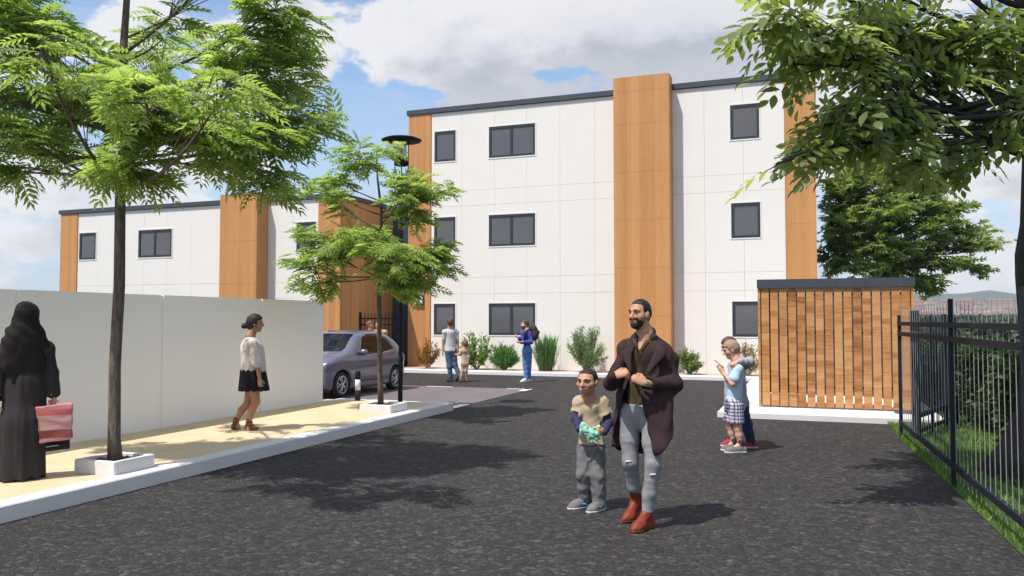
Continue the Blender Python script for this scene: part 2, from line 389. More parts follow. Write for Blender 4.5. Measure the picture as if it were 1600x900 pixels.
for y0 in np.arange(YF+.052, 35.9, 1.2): MB().box(.072, .094, y0+.004, min(y0+1.196, 36), .07, 8.62).build('wall_panel', M['panel'], A)
reparent(A)
# two storey block
B = empty('two_storey_building', (-19.8, 21.9, 0), 0, 'two storey white panelled building with timber piers behind the white boundary wall', 'building')
YB = 21.9
MB().box(-25.72, -13.93, YB+.042, 32, 0, 5.45).build('wall', M['backing'], B)
hb = []; wzb = ((.9, 1.86), (3.82, 4.78)); wxb = ((-24.85, -24.06, False), (-22.10, -20.62, True), (-15.55, -14.82, False))
for z0, z1 in wzb:
    for x0, x1, _ in wxb: hb.append((x0, x1, z0, z1))
zb = [.05, 2.35, 2.87, 5.5]
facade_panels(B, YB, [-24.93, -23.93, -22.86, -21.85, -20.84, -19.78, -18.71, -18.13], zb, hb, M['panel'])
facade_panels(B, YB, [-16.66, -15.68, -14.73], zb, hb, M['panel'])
for z0, z1 in wzb:
    for x0, x1, mu in wxb: window(B, YB, x0, x1, z0, z1, mu)
wood_pier(B, -25.75, -24.935, YB-.03, YB+.05, [.05, 2.2, 3.9, 5.505])
wood_pier(B, -14.725, -13.90, YB-.03, YB+.05, [.05, 2.2, 3.9, 5.505])
wood_pier(B, -18.125, -16.665, YB-.56, YB+.04, [.05, 1.4, 2.8, 4.2, 5.3, 5.74])
y = YB+.054
while y < 25.3:
    MB().box(-13.925, -13.895, y+.003, y+.547, .05, 5.505).build('cladding_panel', M['wood'], B); y += .55
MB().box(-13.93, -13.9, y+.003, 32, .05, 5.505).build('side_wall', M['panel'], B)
MB().box(-25.82, -18.13, YB-.07, YB+.1, 5.51, 5.65).box(-16.66, -13.83, YB-.07, YB+.1, 5.51, 5.65).box(-13.98, -13.83, YB+.1, 32, 5.51, 5.65).box(-25.82, -25.67, YB+.1, 32, 5.51, 5.65).build('roof_trim', M['trim'], B)
MB().box(-25.67, -13.98, YB+.1, 32, 5.455, 5.57).build('roof', M['trim'], B)
reparent(B)
# dark link between the blocks
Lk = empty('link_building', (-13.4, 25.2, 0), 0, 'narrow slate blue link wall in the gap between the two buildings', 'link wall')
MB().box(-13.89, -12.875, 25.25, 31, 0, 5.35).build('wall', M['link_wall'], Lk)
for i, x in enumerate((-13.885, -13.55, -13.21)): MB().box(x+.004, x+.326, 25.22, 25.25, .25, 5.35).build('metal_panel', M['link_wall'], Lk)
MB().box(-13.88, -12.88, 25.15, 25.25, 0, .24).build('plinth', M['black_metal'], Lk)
reparent(Lk)
wl = empty('wall_lamp', (-12.43, 24.47, 2.34), 0, 'small white square wall lamp on the timber pier beside the gate', 'wall lamp')
MB().cbox(-.16, .16, -.03, 0, -.17, .15, .01).build('back_plate', M['frame'], wl); 
M['lamp_white'] = mat('opal_lamp_cover', (.86, .86, .86), (.82, .82, .83), 5, .3)
MB().cbox(-.13, .13, -.11, -.03, -.14, .12, .02).build('cover', M['lamp_white'], wl)

# ------------------------------------------------------------------ boundary wall
W = empty('boundary_wall', (-8.6, 6, .136), 0, 'long white rendered boundary wall along the back of the pavement', 'wall')
ys = [13.0, 11.16, 8.97, 6.75, 4.55, 2.35, .15, -2.05, -4.25]
for a, c in zip(ys, ys[1:]):
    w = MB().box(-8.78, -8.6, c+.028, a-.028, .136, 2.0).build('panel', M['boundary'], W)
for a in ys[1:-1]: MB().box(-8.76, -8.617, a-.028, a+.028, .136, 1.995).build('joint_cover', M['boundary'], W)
reparent(W)

# ------------------------------------------------------------------ bollard, street lamp
bo = empty('bollard', (-8.05, 13.3, .136), 0, 'short black bollard with a white band in front of the car', 'bollard')
MB().lathe([(.05, 0), (.05, .20)], 20).build('base', M['black_metal'], bo, True)
MB().lathe([(.049, .20), (.049, .40)], 20).build('white_band', M['road_paint'], bo, True)
MB().lathe([(.05, .40), (.05, .535), (.042, .555), (.02, .563)], 20).build('cap', M['black_metal'], bo, True)
sl = empty('street_lamp', (-7.06, 13.13, .136), 0, 'tall black street lamp with a round disc hood behind the small tree', 'street lamp')
MB().lathe([(.042, 0), (.042, .9), (.036, .95), (.033, 2.5), (.03, 4.0), (.05, 4.05), (.05, 4.12)], 16).build('pole', M['black_metal'], sl, True)
ar = MB()
for k in range(4):
    w = math.pi/2*k+.5; c_, s_ = math.cos(w), math.sin(w)
    MB().tube([(.03*c_, .03*s_, 4.08), (.12*c_, .12*s_, 4.25), (.125*c_, .125*s_, 4.80)], .010, 6).build('strut', M['black_metal'], sl)
MB().lathe([(.10, 4.34), (.135, 4.36), (.135, 4.48), (.10, 4.50)], 24).build('collar', M['black_metal'], sl, True)
M['lamp_glass'] = mat('frosted_lamp_glass', (.80, .80, .84), (.74, .74, .79), 3, .25)
MB().lathe([(.095, 4.50), (.095, 4.80)], 20).build('lantern_glass', M['lamp_glass'], sl, True)
MB().lathe([(.13, 4.79), (.36, 4.80), (.37, 4.815), (.30, 4.845), (.12, 4.875), (.02, 4.885)], 32).build('hood', M['black_metal'], sl, True)

# ------------------------------------------------------------------ bin store
def slat_mat():
    m, nt, p, o = new_mat('varnished_timber_slat'); p.inputs['Roughness'].default_value = .5; p.inputs['Specular IOR Level'].default_value = .3
    v = coords(nt, 'World'); s = nt.nodes.new('ShaderNodeSeparateXYZ'); nt.links.new(v, s.inputs[0])
    col = mathn(nt, 'FLOOR', mathn(nt, 'DIVIDE', s.outputs[0], .152))
    wn0 = nt.nodes.new('ShaderNodeTexWhiteNoise'); wn0.noise_dimensions = '1D'; nt.links.new(col, wn0.inputs['W'])
    zz = mathn(nt, 'ADD', mathn(nt, 'MULTIPLY', s.outputs[2], 9.5), mathn(nt, 'MULTIPLY', wn0.outputs['Value'], 7))
    cid = nt.nodes.new('ShaderNodeCombineXYZ'); nt.links.new(col, cid.inputs[0]); nt.links.new(mathn(nt, 'FLOOR', zz), cid.inputs[1])
    wn = nt.nodes.new('ShaderNodeTexWhiteNoise'); wn.noise_dimensions = '2D'; nt.links.new(cid.outputs[0], wn.inputs['Vector'])
    g1 = tnoise(nt, coords(nt, 'World', (2.5, 2.5, 22)), 1.6, 6, .6, .8)
    f = mathn(nt, 'ADD', mathn(nt, 'MULTIPLY', wn0.outputs['Value'], .22), mathn(nt, 'ADD', mathn(nt, 'MULTIPLY', wn.outputs['Value'], .30), mathn(nt, 'ADD', mathn(nt, 'MULTIPLY', g1, .86), -.12)))
    nt.links.new(ramp(nt, f, [(.2, (.22, .078, .022)), (.42, (.39, .165, .052)), (.62, (.53, .26, .098)), (.85, (.61, .33, .145))]), p.inputs['Base Color'])
    bump(nt, p, g1, .2, .004); return m
M['slat'] = slat_mat()
S = empty('bin_store', (.32, 15.2, .1), 0, 'timber slatted bin store with a dark fascia band on a white concrete slab', 'bin store')
n = 16; x0, x1 = -.90, 1.53; pitch = (x1-x0)/n
for i in range(n):
    a = x0+i*pitch; dz = RNG.uniform(-.003, .003)
    MB().box(a+.0125, a+pitch-.0125, 15.2, 15.23, .13, 2.22+dz).build('slat', M['slat'], S)
for i in range(4): MB().box(x0+i*.6075+.004, x0+(i+1)*.6075-.004, 17.9, 17.93, .13, 2.22).build('shade_back_panel', M['trim'], S)  # dark panels in place of back slats; their colour stands in for shade inside
for i in range(17):
    y = 15.26+i*.155
    MB().box(-.93, -.90, y+.012, y+.143, .13, 2.22).build('slat', M['slat'], S)
    MB().box(1.53, 1.56, y+.012, y+.143, .13, 2.22).build('slat', M['slat'], S)
for z in (.47, 1.43, 2.1): MB().box(-.89, 1.52, 15.235, 15.275, z-.02, z+.02).build('rail', M['black_metal'], S)
for x, y in ((-.93, 15.2), (1.56, 15.2), (-.93, 17.9), (1.56, 17.9)): MB().box(x-.02, x+.02, y+.0, y+.05, .1, 2.22).build('post', M['slat'], S)
MB().box(-.96, 1.60, 15.16, 15.20, 2.222, 2.375).box(-.96, 1.60, 17.96, 18.0, 2.222, 2.375).box(-.96, -.90, 15.202, 17.958, 2.222, 2.375).box(1.54, 1.60, 15.202, 17.958, 2.222, 2.375).build('fascia', M['trim'], S)
reparent(S)

# ------------------------------------------------------------------ railings
def railing(label, p0, p1, bar=.165, top=1.83, rails=((1.46, .055), (1.60, .05), (.22, .06)), posts=(), post_top=1.86, bar_r=.0033, name='railing_fence', bm='fence_bar', z0=.10, group=None):
    p0 = Vector(p0+(0,)); p1 = Vector(p1+(0,)); d = p1-p0; Ln = d.length; rz = math.atan2(d.y, d.x)
    F_ = empty(name, p0, rz, label, 'fence', group)
    for z, h in rails: MB().box(0, Ln, -.02, .02, z-h/2, z+h/2).build('rail', M['black_metal'], F_)
    nb = int(Ln/bar); me = None
    for i in range(nb+1):
        x = (i+.5)*Ln/(nb+1)
        if any(abs(x-q[0]) < .05 for q in posts): continue
        if me is None: me = MB().tube([(0, 0, z0), (0, 0, top-.03), (0, 0, top)], [bar_r, bar_r, bar_r*.3], 8).mesh('bar'); me.materials.append(M[bm])
        o = link('bar', me, None, F_); o.location = (x, 0, 0)
    for q in posts: MB().cbox(q[0]-q[1], q[0]+q[1], -q[1], q[1], 0, q[2], .004).build('post', M['black_metal'], F_)
    return F_
def fx(y): return (FX(y)+.03, y)
Lf = (Vector(fx(12.6))-Vector(fx(1.0))).length
railing('long black railing fence with spiked bars along the right of the drive', fx(12.6), fx(1.0), posts=[(.06, .022, 1.72), (3.55, .022, 1.86), (6.06, .03, 1.88), (8.9, .03, 1.88)])
railing('short black railing gate standing beside the bin store', (1.28, 12.35), (2.1, 14.6), bar=.27, top=1.72, rails=((1.43, .05), (.33, .06), (.12, .05)), posts=[(.03, .05, 1.78), (.9, .02, 1.72), (1.7, .03, 1.74), (2.36, .02, 1.7)], bar_r=.009, bm='black_metal', name='railing_gate')
railing('short railing running back along the grass from the gate to the hedge', (2.12, 14.65), (1.95, 19.5), bar=.2, top=1.15, rails=((1.0, .04), (.2, .06)), posts=[(.05, .02, 1.2), (2.4, .02, 1.2), (4.8, .02, 1.2)], bar_r=.008, bm='black_metal')
railing('black railing gate across the gap between the two buildings', (-13.88, 23.0), (-12.86, 23.9), bar=.12, top=1.88, rails=((1.70, .045), (1.50, .045), (.2, .06)), posts=[(.04, .03, 1.9), (1.3, .03, 1.9)], bar_r=.012, bm='black_metal', name='railing_gate')
# ------------------------------------------------------------------ foliage
CAMP = np.array([0, 0, EYE]); FW = np.array([-math.sin(YAW)*math.cos(PITCH), math.cos(YAW)*math.cos(PITCH), math.sin(PITCH)])
RT = np.array([math.cos(YAW), math.sin(YAW), 0.]); UP = np.cross(RT, FW)
def spot(px, py, depth): return CAMP+depth*(FW+RT*(px-800)/FPX-UP*(py-450)/FPX)
def in_view(P, m=1.0):
    d = P-CAMP; z = d@FW; x = (d@RT)/z; y = (d@UP)/z
    return (z > .3) & (abs(x) < 800/FPX*m) & (abs(y) < 450/FPX*m), z
def leaflet(L, w, fold=.25, droop=.2, base=(0, 0, 0), ang=0., tip=.5):
    # a folded leaf blade pointing along +x, 6 vertices, 4 triangles
    pts = np.array([(0, 0, 0), (L*.45, w/2, fold*w), (L*.45, -w/2, fold*w), (L, 0, -droop*L), (L*.5, 0, -droop*L*.2)])
    F = [(0, 4, 1), (0, 2, 4), (4, 3, 1), (4, 2, 3)]
    c, s = math.cos(ang), math.sin(ang); Rm = np.array([(c, -s, 0), (s, c, 0), (0, 0, 1)])
    return pts@Rm.T+np.array(base), np.array(F)
def join(parts):
    V = []; F = []; n = 0
    for v, f in parts: V.append(v); F.append(f+n); n += len(v)
    return np.concatenate(V), np.concatenate(F)
def pinnate(L=.31, pairs=5, ll=.115, lw=.037):
    P = []
    for i in range(pairs):
        t = .22+.72*i/(pairs-1); x = L*t; z = -.28*L*t*t; sc_ = .75+.5*math.sin(math.pi*min(1, t*.9))
        for sgn in (1, -1): P.append(leaflet(ll*sc_, lw*sc_, .2, .22, (x, 0, z), sgn*R(62-18*t)))
    P.append(leaflet(ll, lw, .2, .2, (L*.97, 0, -.28*L), 0))
    r = .003; P.append((np.array([(0, -r, 0), (0, r, 0), (L*.5, 0, -.07*L), (L, 0, -.28*L)]), np.array([(0, 2, 1), (0, 3, 2)])))
    return join(P)
def frames(D, Nn):
    X = D/np.linalg.norm(D, axis=1)[:, None]; Y = np.cross(Nn, X); Y /= np.linalg.norm(Y, axis=1)[:, None]; Z = np.cross(X, Y)
    return np.stack([X, Y, Z], 2)                 # columns
def leaf_cloud(T, P, Fm, S):
    V, F = T; n = len(P)
    W = np.einsum('nij,vj->nvi', Fm*S[:, None, None], V)+P[:, None, :]
    Fa = (F[None]+(np.arange(n)*len(V))[:, None, None]).reshape(-1, F.shape[1])
    return W.reshape(-1, 3), Fa
def bez(a, b, c, n):
    t = np.linspace(0, 1, n)[:, None]; return (1-t)**2*a+2*t*(1-t)*b+t*t*c
def rnd_in_ball(n):
    v = RNG.normal(size=(n, 3)); v /= np.linalg.norm(v, axis=1)[:, None]; return v*(RNG.random((n, 1))**(1/2.2))
def tree(name, label, base, trunk, clumps, T, leafm, barkm, twigs, per, lsize, singles=300, dome=.5, limb_r=.035, group=None, droop=.25, tintv=None, twig_n=5, leafname='leaf', radial=.8, cat='tree'):
    root = empty(name, base, 0, label, cat, group); base = np.array(base)
    mb = MB(); tp = np.array([q[:3] for q in trunk]); tr = [q[3] for q in trunk]
    mb.tube(tp-base, tr, 12)
    P = []; D = []; tint = []
    hs = tp[:, 2]
    for (cx, cy, cz, rx, ry, rz, dens) in clumps:
        c = np.array([cx, cy, cz]); hd = np.linalg.norm(c[:2]-tp[-1][:2])
        zt = min(max(cz-(.3+.4*RNG.random())*hd-.1, hs[0]+(hs[-1]-hs[0])*(.46+.14*RNG.random())), hs[-1])
        st = np.array([np.interp(zt, hs, tp[:, k]) for k in range(3)])
        mid = st*.45+c*.55; mid[2] = st[2]*.6+c[2]*.4-.03*hd
        lim = bez(st, mid+RNG.normal(size=3)*.05*hd, c, 9); r0 = limb_r*(.5+.5*min(1, hd/2))
        mb.tube(lim-base, list(np.linspace(r0, r0*.3, 9)), 7)
        n = max(4, int(twigs*dens)); q = rnd_in_ball(n)*np.array([rx, ry, rz])
        tips = c+q
        for t in tips:
            j = RNG.integers(3, 9); s0 = lim[j]; m_ = s0*.5+t*.5+np.array([0, 0, .08])*np.linalg.norm(t-s0)+RNG.normal(size=3)*.03
            tw = bez(s0, m_, t, twig_n); mb.tube(tw-base, list(np.linspace(max(.006, r0*.22), .0025, twig_n)), 4, False)
            k = RNG.poisson(per)+1
            for i in range(k):
                f = RNG.uniform(.45, 1.0); p = (1-f)**2*s0+2*f*(1-f)*m_+f*f*t
                out = (t-s0); out /= np.linalg.norm(out)+1e-6
                w = RNG.normal(size=3); w[2] *= .35; w /= np.linalg.norm(w)
                d = out*radial+w*.9; d[2] = d[2]*.5-droop*RNG.random()
                P.append(p); D.append(d); tint.append(RNG.normal(.45, .2))
    P = np.array(P); D = np.array(D); tint = np.clip(tint, 0, 1)
    Nn = np.array([0, 0, 1.])+RNG.normal(size=(len(P), 3))*dome*.6
    Fm = frames(D, Nn); S = lsize*RNG.uniform(.7, 1.25, len(P))
    mb.build('trunk', barkm, root, True)
    vis, z = in_view(P); score = np.where(vis, z, 1e3+z); order = np.argsort(score)[:singles] if singles else np.array([], int)
    rest = np.setdiff1d(np.arange(len(P)), order)
    V, F = leaf_cloud(T, P[rest], Fm[rest], S[rest])
    cr = link('crown', np_mesh('crown', V-base, F, attr=np.repeat(tint[rest], len(T[0]))), leafm, root); cr['kind'] = 'stuff'
    if len(order):
        var = []
        for k in range(6):
            me = np_mesh('leaf', T[0], T[1], attr=np.full(len(T[0]), .1+.16*k)); me.materials.append(leafm); var.append(me)
        for i in order:
            lo = link(leafname, var[min(5, int(tint[i]*6))], None, root)
            Mx = Matrix.Identity(4)
            for a in range(3):
                for b_ in range(3): Mx[a][b_] = Fm[i][a][b_]*S[i]
                Mx[a][3] = P[i][a]-base[a]
            lo.matrix_basis = Mx
    return root
def planter(label, x0, x1, y0, y1, z0, h):
    p = empty('tree_planter', ((x0+x1)/2, (y0+y1)/2, z0), 0, label, 'planter', 'square white planters on the pavement'); hx, hy = (x1-x0)/2, (y1-y0)/2; t = .055
    mb = MB(); mb.cbox(-hx, hx, -hy, -hy+t, 0, h, .008).cbox(-hx, hx, hy-t, hy, 0, h, .008).box(-hx+.001, -hx+t, -hy+t, hy-t, 0, h-.002).box(hx-t, hx-.001, -hy+t, hy-t, 0, h-.002)
    mb.build('rim', M['kerb'], p)
    # lumpy soil surface
    nx = 14; g_ = np.linspace(-1, 1, nx); V = [(x*(hx-t), y*(hy-t), h-.035+RNG.uniform(-.012, .016)) for x in g_ for y in g_]
    F = [(i*nx+j, (i+1)*nx+j, (i+1)*nx+j+1, i*nx+j+1) for i in range(nx-1) for j in range(nx-1)]
    so = link('soil', np_mesh('soil', V, F), M['soil'], p)
planter('square white concrete planter round the base of the large left tree', -6.90, -6.38, 6.07, 6.59, .137, .135)
planter('square white concrete planter round the base of the small tree by the lamp', -7.0, -6.42, 11.62, 12.2, .137, .135)

def clump_px(L, d0):
    out = []
    for px, py, rx, ry, dd, dens in L:
        c = spot(px, py, d0+dd); k = (d0+dd)/FPX
        out.append((c[0], c[1], c[2], rx*k, rx*k, ry*k, dens))
    return out
PIN = pinnate()
# large tree on the left
b1 = (-6.64, 6.33, .2); dT = 8.25
tr1 = [(-6.64, 6.33, .2, .078), (-6.66, 6.33, .45, .062), (-6.68, 6.34, 1.2, .058), (-6.63, 6.33, 2.0, .056), (-6.64, 6.33, 2.9, .052), (-6.60, 6.33, 3.6, .046), (-6.66, 6.35, 4.4, .040), (-6.62, 6.36, 5.2, .03), (-6.55, 6.3, 6.0, .018)]
cl1 = clump_px([
    (470, 185, 62, 42, .1, 1.1), (520, 190, 28, 26, -.2, .4), (440, 120, 70, 38, .3, 1.0), (455, 55, 62, 36, .5, .9), (430, 15, 60, 34, .0, .8), (380, 65, 50, 34, -.3, .6),
    (395, 215, 66, 34, -.3, .9), (420, 285, 38, 26, -.2, .55), (365, 262, 50, 28, .3, .5), (345, 225, 50, 28, -.5, .6),
    (250, 175, 78, 48, -.5, 1.2), (215, 120, 66, 34, -.7, .8), (170, 170, 66, 46, .1, .9), (300, 205, 60, 30, -.4, .7), (150, 115, 46, 26, .3, .35), (105, 35, 20, 22, .4, .12), (118, 75, 16, 14, .2, .12),
    (185, 255, 62, 26, -.4, .8), (130, 250, 46, 26, .2, .45), (230, 268, 44, 20, -.1, .4),
    (40, 60, 52, 52, .2, 1.1), (20, 10, 60, 40, -.3, .9), (60, 150, 60, 40, .4, .8), (25, 205, 50, 36, -.2, .7), (20, 265, 36, 24, .1, .4), (70, 225, 44, 28, .5, .5),
    (-80, 120, 80, 60, 0, 1.1), (-90, 220, 70, 40, .3, .7), (-60, 10, 80, 60, -.6, .9),
    (280, 20, 18, 14, .2, .1), (255, 60, 26, 22, .4, .14), (330, 110, 26, 18, .9, .14),
    (200, -120, 120, 70, .2, .9), (380, -90, 100, 60, -.2, .8), (60, -110, 100, 60, 0, .8), (220, -260, 110, 70, 0, .8),
    (260, 60, 80, 40, 1.9, .5), (330, 170, 80, 40, 1.7, .6), (120, 150, 80, 40, 1.8, .5), (220, 150, 90, 40, -1.9, .6), (60, 60, 80, 40, -1.7, .5), (360, 120, 70, 40, -1.8, .4)], dT)
tree('broadleaf_tree', 'large bright green ash-like tree in the near planter beside the robed woman', b1, tr1, cl1, PIN, M['leaf_ash'], M['bark'], 30, 2.3, .84, 300, limb_r=.024)
# small tree by the lamp
b2 = (-6.86, 12.05, .2)
d2 = 13.55
k2 = lambda px, py: tuple(spot(px, py, d2))
tr2 = [(-6.80, 11.97, .2, .052), k2(594, 590)+(.042,), k2(593, 530)+(.038,), k2(592, 470)+(.036,), k2(594, 400)+(.03,), k2(596, 330)+(.025,), k2(590, 280)+(.016,), k2(588, 235)+(.008,)]
cl2 = clump_px([
    (505, 385, 48, 34, 0, 1.1), (470, 420, 28, 26, -.2, .5), (500, 440, 38, 16, .3, .4), (548, 375, 40, 24, -.4, .7), (475, 365, 24, 14, .2, .25),
    (560, 245, 38, 26, 0, .7), (600, 235, 26, 18, .3, .3), (520, 280, 34, 22, .2, .55), (525, 315, 22, 14, -.2, .22), (505, 290, 18, 14, -.3, .15),
    (650, 285, 38, 28, -.1, .9), (690, 300, 22, 22, .2, .35), (650, 330, 34, 18, .3, .55), (630, 305, 26, 18, -.4, .35),
    (690, 395, 36, 30, 0, .8), (650, 410, 40, 30, -.3, .8), (615, 415, 44, 22, -.5, .7), (590, 385, 36, 18, -.5, .4), (630, 450, 34, 18, -.3, .5), (700, 420, 22, 14, .3, .22), (660, 445, 26, 10, .1, .25), (600, 365, 30, 14, .6, .25),
    (575, 370, 40, 26, 1.2, .5), (620, 400, 40, 26, -1.2, .3)], d2)
tree('broadleaf_tree', 'small light green tree in the far planter in front of the car', b2, tr2, cl2, pinnate(.27, 4, .12, .043), M['leaf_ash'], M['bark'], 26, 4.4, .82, 300, limb_r=.018)
# tree at the right edge, large simple leaves close by
def oval(L, w, fold, droop, base, ang):
    prof = ((0, .0), (.22, .62), (.48, 1.), (.74, .72), (1., .0)); V = [(0, 0, 0)]; F = []
    for t, q in prof[1:4]: z = -droop*L*t*t; V += [(L*t, w/2*q, z+fold*w*q*.5), (L*t, 0, z), (L*t, -w/2*q, z+fold*w*q*.5)]
    V.append((L, 0, -droop*L)); F = [(0, 2, 1), (0, 3, 2)]
    for k in (1, 4): F += [(k, k+1, k+4), (k, k+4, k+3), (k+1, k+2, k+5), (k+1, k+5, k+4)]
    F += [(7, 8, 10), (8, 9, 10)]
    c, s = math.cos(ang), math.sin(ang); return np.array(V)@np.array([(c, -s, 0), (s, c, 0), (0, 0, 1)]).T+np.array(base), np.array(F)
def spray(n=7, L=.24):
    P = []
    for i in range(n):
        t = i/(n-1); sg = 1 if i % 2 else -1
        P.append(oval(.105*(.8+.35*math.sin(2.5*t+.5)), .050, .2, .25, (L*t, 0, -.3*L*t*t), 0 if i == n-1 else sg*R(52-14*t)))
    return join(P)
b3 = tuple(spot(1628, 752, 8.45)); b3 = (b3[0], b3[1], .0); d3 = 8.45
k3 = lambda px, py, dd=0: tuple(spot(px, py, d3+dd))
tr3 = [b3+(.62,), k3(1628, 700)+(.40,), k3(1628, 640)+(.24,), k3(1628, 560)+(.19,), k3(1622, 430)+(.21,), k3(1624, 400)+(.225,), k3(1628, 350)+(.20,), k3(1626, 250)+(.17,), k3(1622, 100)+(.15,), k3(1606, 0)+(.13,), k3(1596, -160)+(.08,), k3(1580, -320)+(.03,)]
cl3 = clump_px([
    (1190, 50, 44, 48, -1.9, .55), (1235, 20, 56, 44, -2.2, .8), (1285, 60, 60, 48, -1.8, 1.0), (1340, 30, 66, 44, -1.5, 1.0), (1400, 20, 66, 38, -1.2, .9), (1330, 100, 46, 26, -1.2, .45), (1240, 100, 36, 30, -2.1, .35),
    (1460, 60, 50, 40, -1.0, .7), (1520, 30, 60, 48, -.9, .9), (1560, 70, 46, 44, -.6, .7), (1440, 115, 46, 22, -1.0, .3), (1500, 120, 40, 26, -1.0, .3),
    (1320, 165, 48, 34, -1.6, .9), (1285, 195, 44, 30, -1.8, .75), (1360, 205, 56, 26, -1.4, .8), (1250, 245, 34, 28, -1.9, .4), (1310, 230, 44, 22, -1.5, .6), (1400, 180, 40, 24, -1.2, .4), (1215, 255, 22, 28, -2.0, .16), (1370, 150, 40, 18, -1.3, .3),
    (1420, 255, 50, 20, -.9, .5), (1480, 225, 46, 22, -.7, .4), (1530, 250, 24, 20, -.7, .14), (1480, 270, 40, 14, -.4, .25), (1545, 190, 36, 20, -.6, .3), (1560, 120, 34, 26, -.5, .4),
    (1250, -90, 110, 60, -1.5, .9), (1235, -80, 100, 50, -.5, 1.2), (1330, -150, 110, 50, -.6, 1.2), (1180, -130, 80, 40, -.9, .8), (1400, -110, 120, 70, -1.0, 1.0), (1560, -120, 120, 80, -.5, 1.0), (1700, 60, 90, 80, 0, .8), (1720, -100, 110, 80, .5, .9), (1480, -230, 120, 70, 0, .8), (1640, 200, 60, 50, -.9, .4),
    (1500, 60, 120, 50, 1.8, .8), (1650, 100, 120, 60, 2.0, .8), (1380, -40, 120, 50, 1.5, .6)], d3)
tree('broadleaf_tree', 'tree with large oval leaves overhanging from the right edge behind the railing', b3, tr3, cl3, spray(), M['leaf_big'], M['bark_dark'], 18, 1.8, 1.22, 300, dome=.9, limb_r=.036, droop=.75)
# background tree beyond the big building
b4 = tuple(spot(1392, 560, 30)); b4 = (b4[0], b4[1], 0.); d4 = 30
k4 = lambda px, py: tuple(spot(px, py, d4))
tr4 = [b4+(.28,), k4(1392, 480)+(.22,), k4(1388, 420)+(.18,), k4(1392, 360)+(.13,), k4(1386, 310)+(.08,), k4(1384, 260)+(.03,)]
L4 = [(1380, 265, 50, 18, 0, .8), (1345, 285, 55, 18, -.6, .9), (1410, 290, 55, 18, .5, .9), (1320, 310, 50, 18, .3, .8), (1380, 320, 70, 18, -1, 1.1), (1440, 315, 40, 16, .6, .6), (1330, 345, 60, 18, -.8, 1.0), (1400, 350, 70, 18, .8, 1.0), (1500, 325, 40, 9, 0, .4),
      (1465, 350, 40, 13, -.4, .6), (1520, 358, 44, 12, .5, .6), (1545, 382, 34, 10, -.3, .45), (1480, 378, 50, 12, .4, .7), (1320, 378, 50, 18, .4, .9), (1390, 385, 70, 16, -1, 1.0), (1440, 410, 60, 14, .3, .8), (1500, 412, 44, 12, -.4, .6), (1530, 425, 28, 9, .2, .3),
      (1340, 412, 60, 16, -.6, .9), (1300, 340, 30, 30, .5, .7), (1300, 400, 30, 24, .4, .7), (1400, 430, 60, 12, .5, .7), (1450, 440, 36, 10, -.4, .5), (1450, 456, 22, 7, 0, .25), (1300, 290, 26, 20, .2, .5), (1350, 350, 60, 60, 2.5, .9), (1420, 370, 60, 50, 2.5, .8)]
LF = join([leaflet(.17, .075, .2, .2, (0, 0, 0), 0), leaflet(.16, .07, .2, .2, (.03, 0, 0), R(55)), leaflet(.16, .07, .2, .2, (.03, 0, 0), R(-55)), leaflet(.15, .065, .2, .2, (.1, 0, -.01), R(28)), leaflet(.15, .065, .2, .2, (.1, 0, -.01), R(-30))])
L4 = [(a, b_, c_*1.05, d_*(1.75 if c_ >= 48 else 1.35), e_, f_) for a, b_, c_, d_, e_, f_ in L4]+[(1370, 250, 40, 22, .3, .6), (1330, 265, 40, 24, .6, .6), (1420, 262, 36, 20, -.2, .5), (1450, 290, 40, 18, .3, .6), (1470, 320, 36, 16, -.5, .5)]
tree('broadleaf_tree', 'dark green layered tree standing behind the bin store beyond the tall building', b4, tr4, clump_px(L4, d4), LF, M['leaf_far'], M['bark_dark'], 62, 6.5, 1.1, 0, dome=.9, limb_r=.05, radial=1.0, twig_n=3, droop=.1)

# ------------------------------------------------------------------ shrubs along the building
def shrub(name, label, px, w, h, T, lm, n, size, style, stemm):
    x = float(spot(px, 577, 1)[0]/spot(px, 577, 1)[1]*23.72); base = np.array([x, 23.72, .085])
    root = empty(name, base, 0, label, 'shrub'); mb = MB(); P = []; D = []
    ns = {'bush': 26, 'reed': 130, 'spray': 46, 'leafy': 30}[style]
    for i in range(ns):
        a = RNG.uniform(0, 2*math.pi); e = math.sqrt(RNG.random())
        if style == 'reed': tip = np.array([math.cos(a)*e*w*.5, math.sin(a)*e*w*.4, h*RNG.uniform(.6, 1.05)]); st = tip*np.array([.55, .55, 0])
        else:
            ph = RNG.uniform(.18, 1.25); tip = np.array([math.cos(a)*math.cos(ph)*w*.52, math.sin(a)*math.cos(ph)*w*.42, h*(.22+.76*math.sin(ph))])*RNG.uniform(.75, 1.05); st = np.array([math.cos(a), math.sin(a), 0])*.04
        m_ = st*.5+tip*.5+np.array([0, 0, .04]); c = bez(st, m_, tip, 4)
        mb.tube(c, [.008, .006, .004, .002], 4, False)
        for k in range(n):
            f = RNG.uniform(.25 if style != 'reed' else .05, 1); p = (1-f)**2*st+2*f*(1-f)*m_+f*f*tip
            d = (tip-st)/np.linalg.norm(tip-st)*(1.4 if style in ('reed', 'spray') else .7)+RNG.normal(size=3)*(.25 if style == 'reed' else .6)
            P.append(p+RNG.normal(size=3)*(.015 if style == 'reed' else .035)); D.append(d)
    P = np.array(P); D = np.array(D); Fm = frames(D, RNG.normal(size=D.shape)+np.array([0, -.6, .8]))
    V, F = leaf_cloud(T, P, Fm, size*RNG.uniform(.7, 1.3, len(P)))
    mb.build('stems', stemm, root)
    cr = link('foliage', np_mesh('foliage', V, F, attr=np.repeat(np.clip(RNG.normal(.5, .24, len(P)), 0, 1), len(T[0]))), lm, root); cr['kind'] = 'stuff'
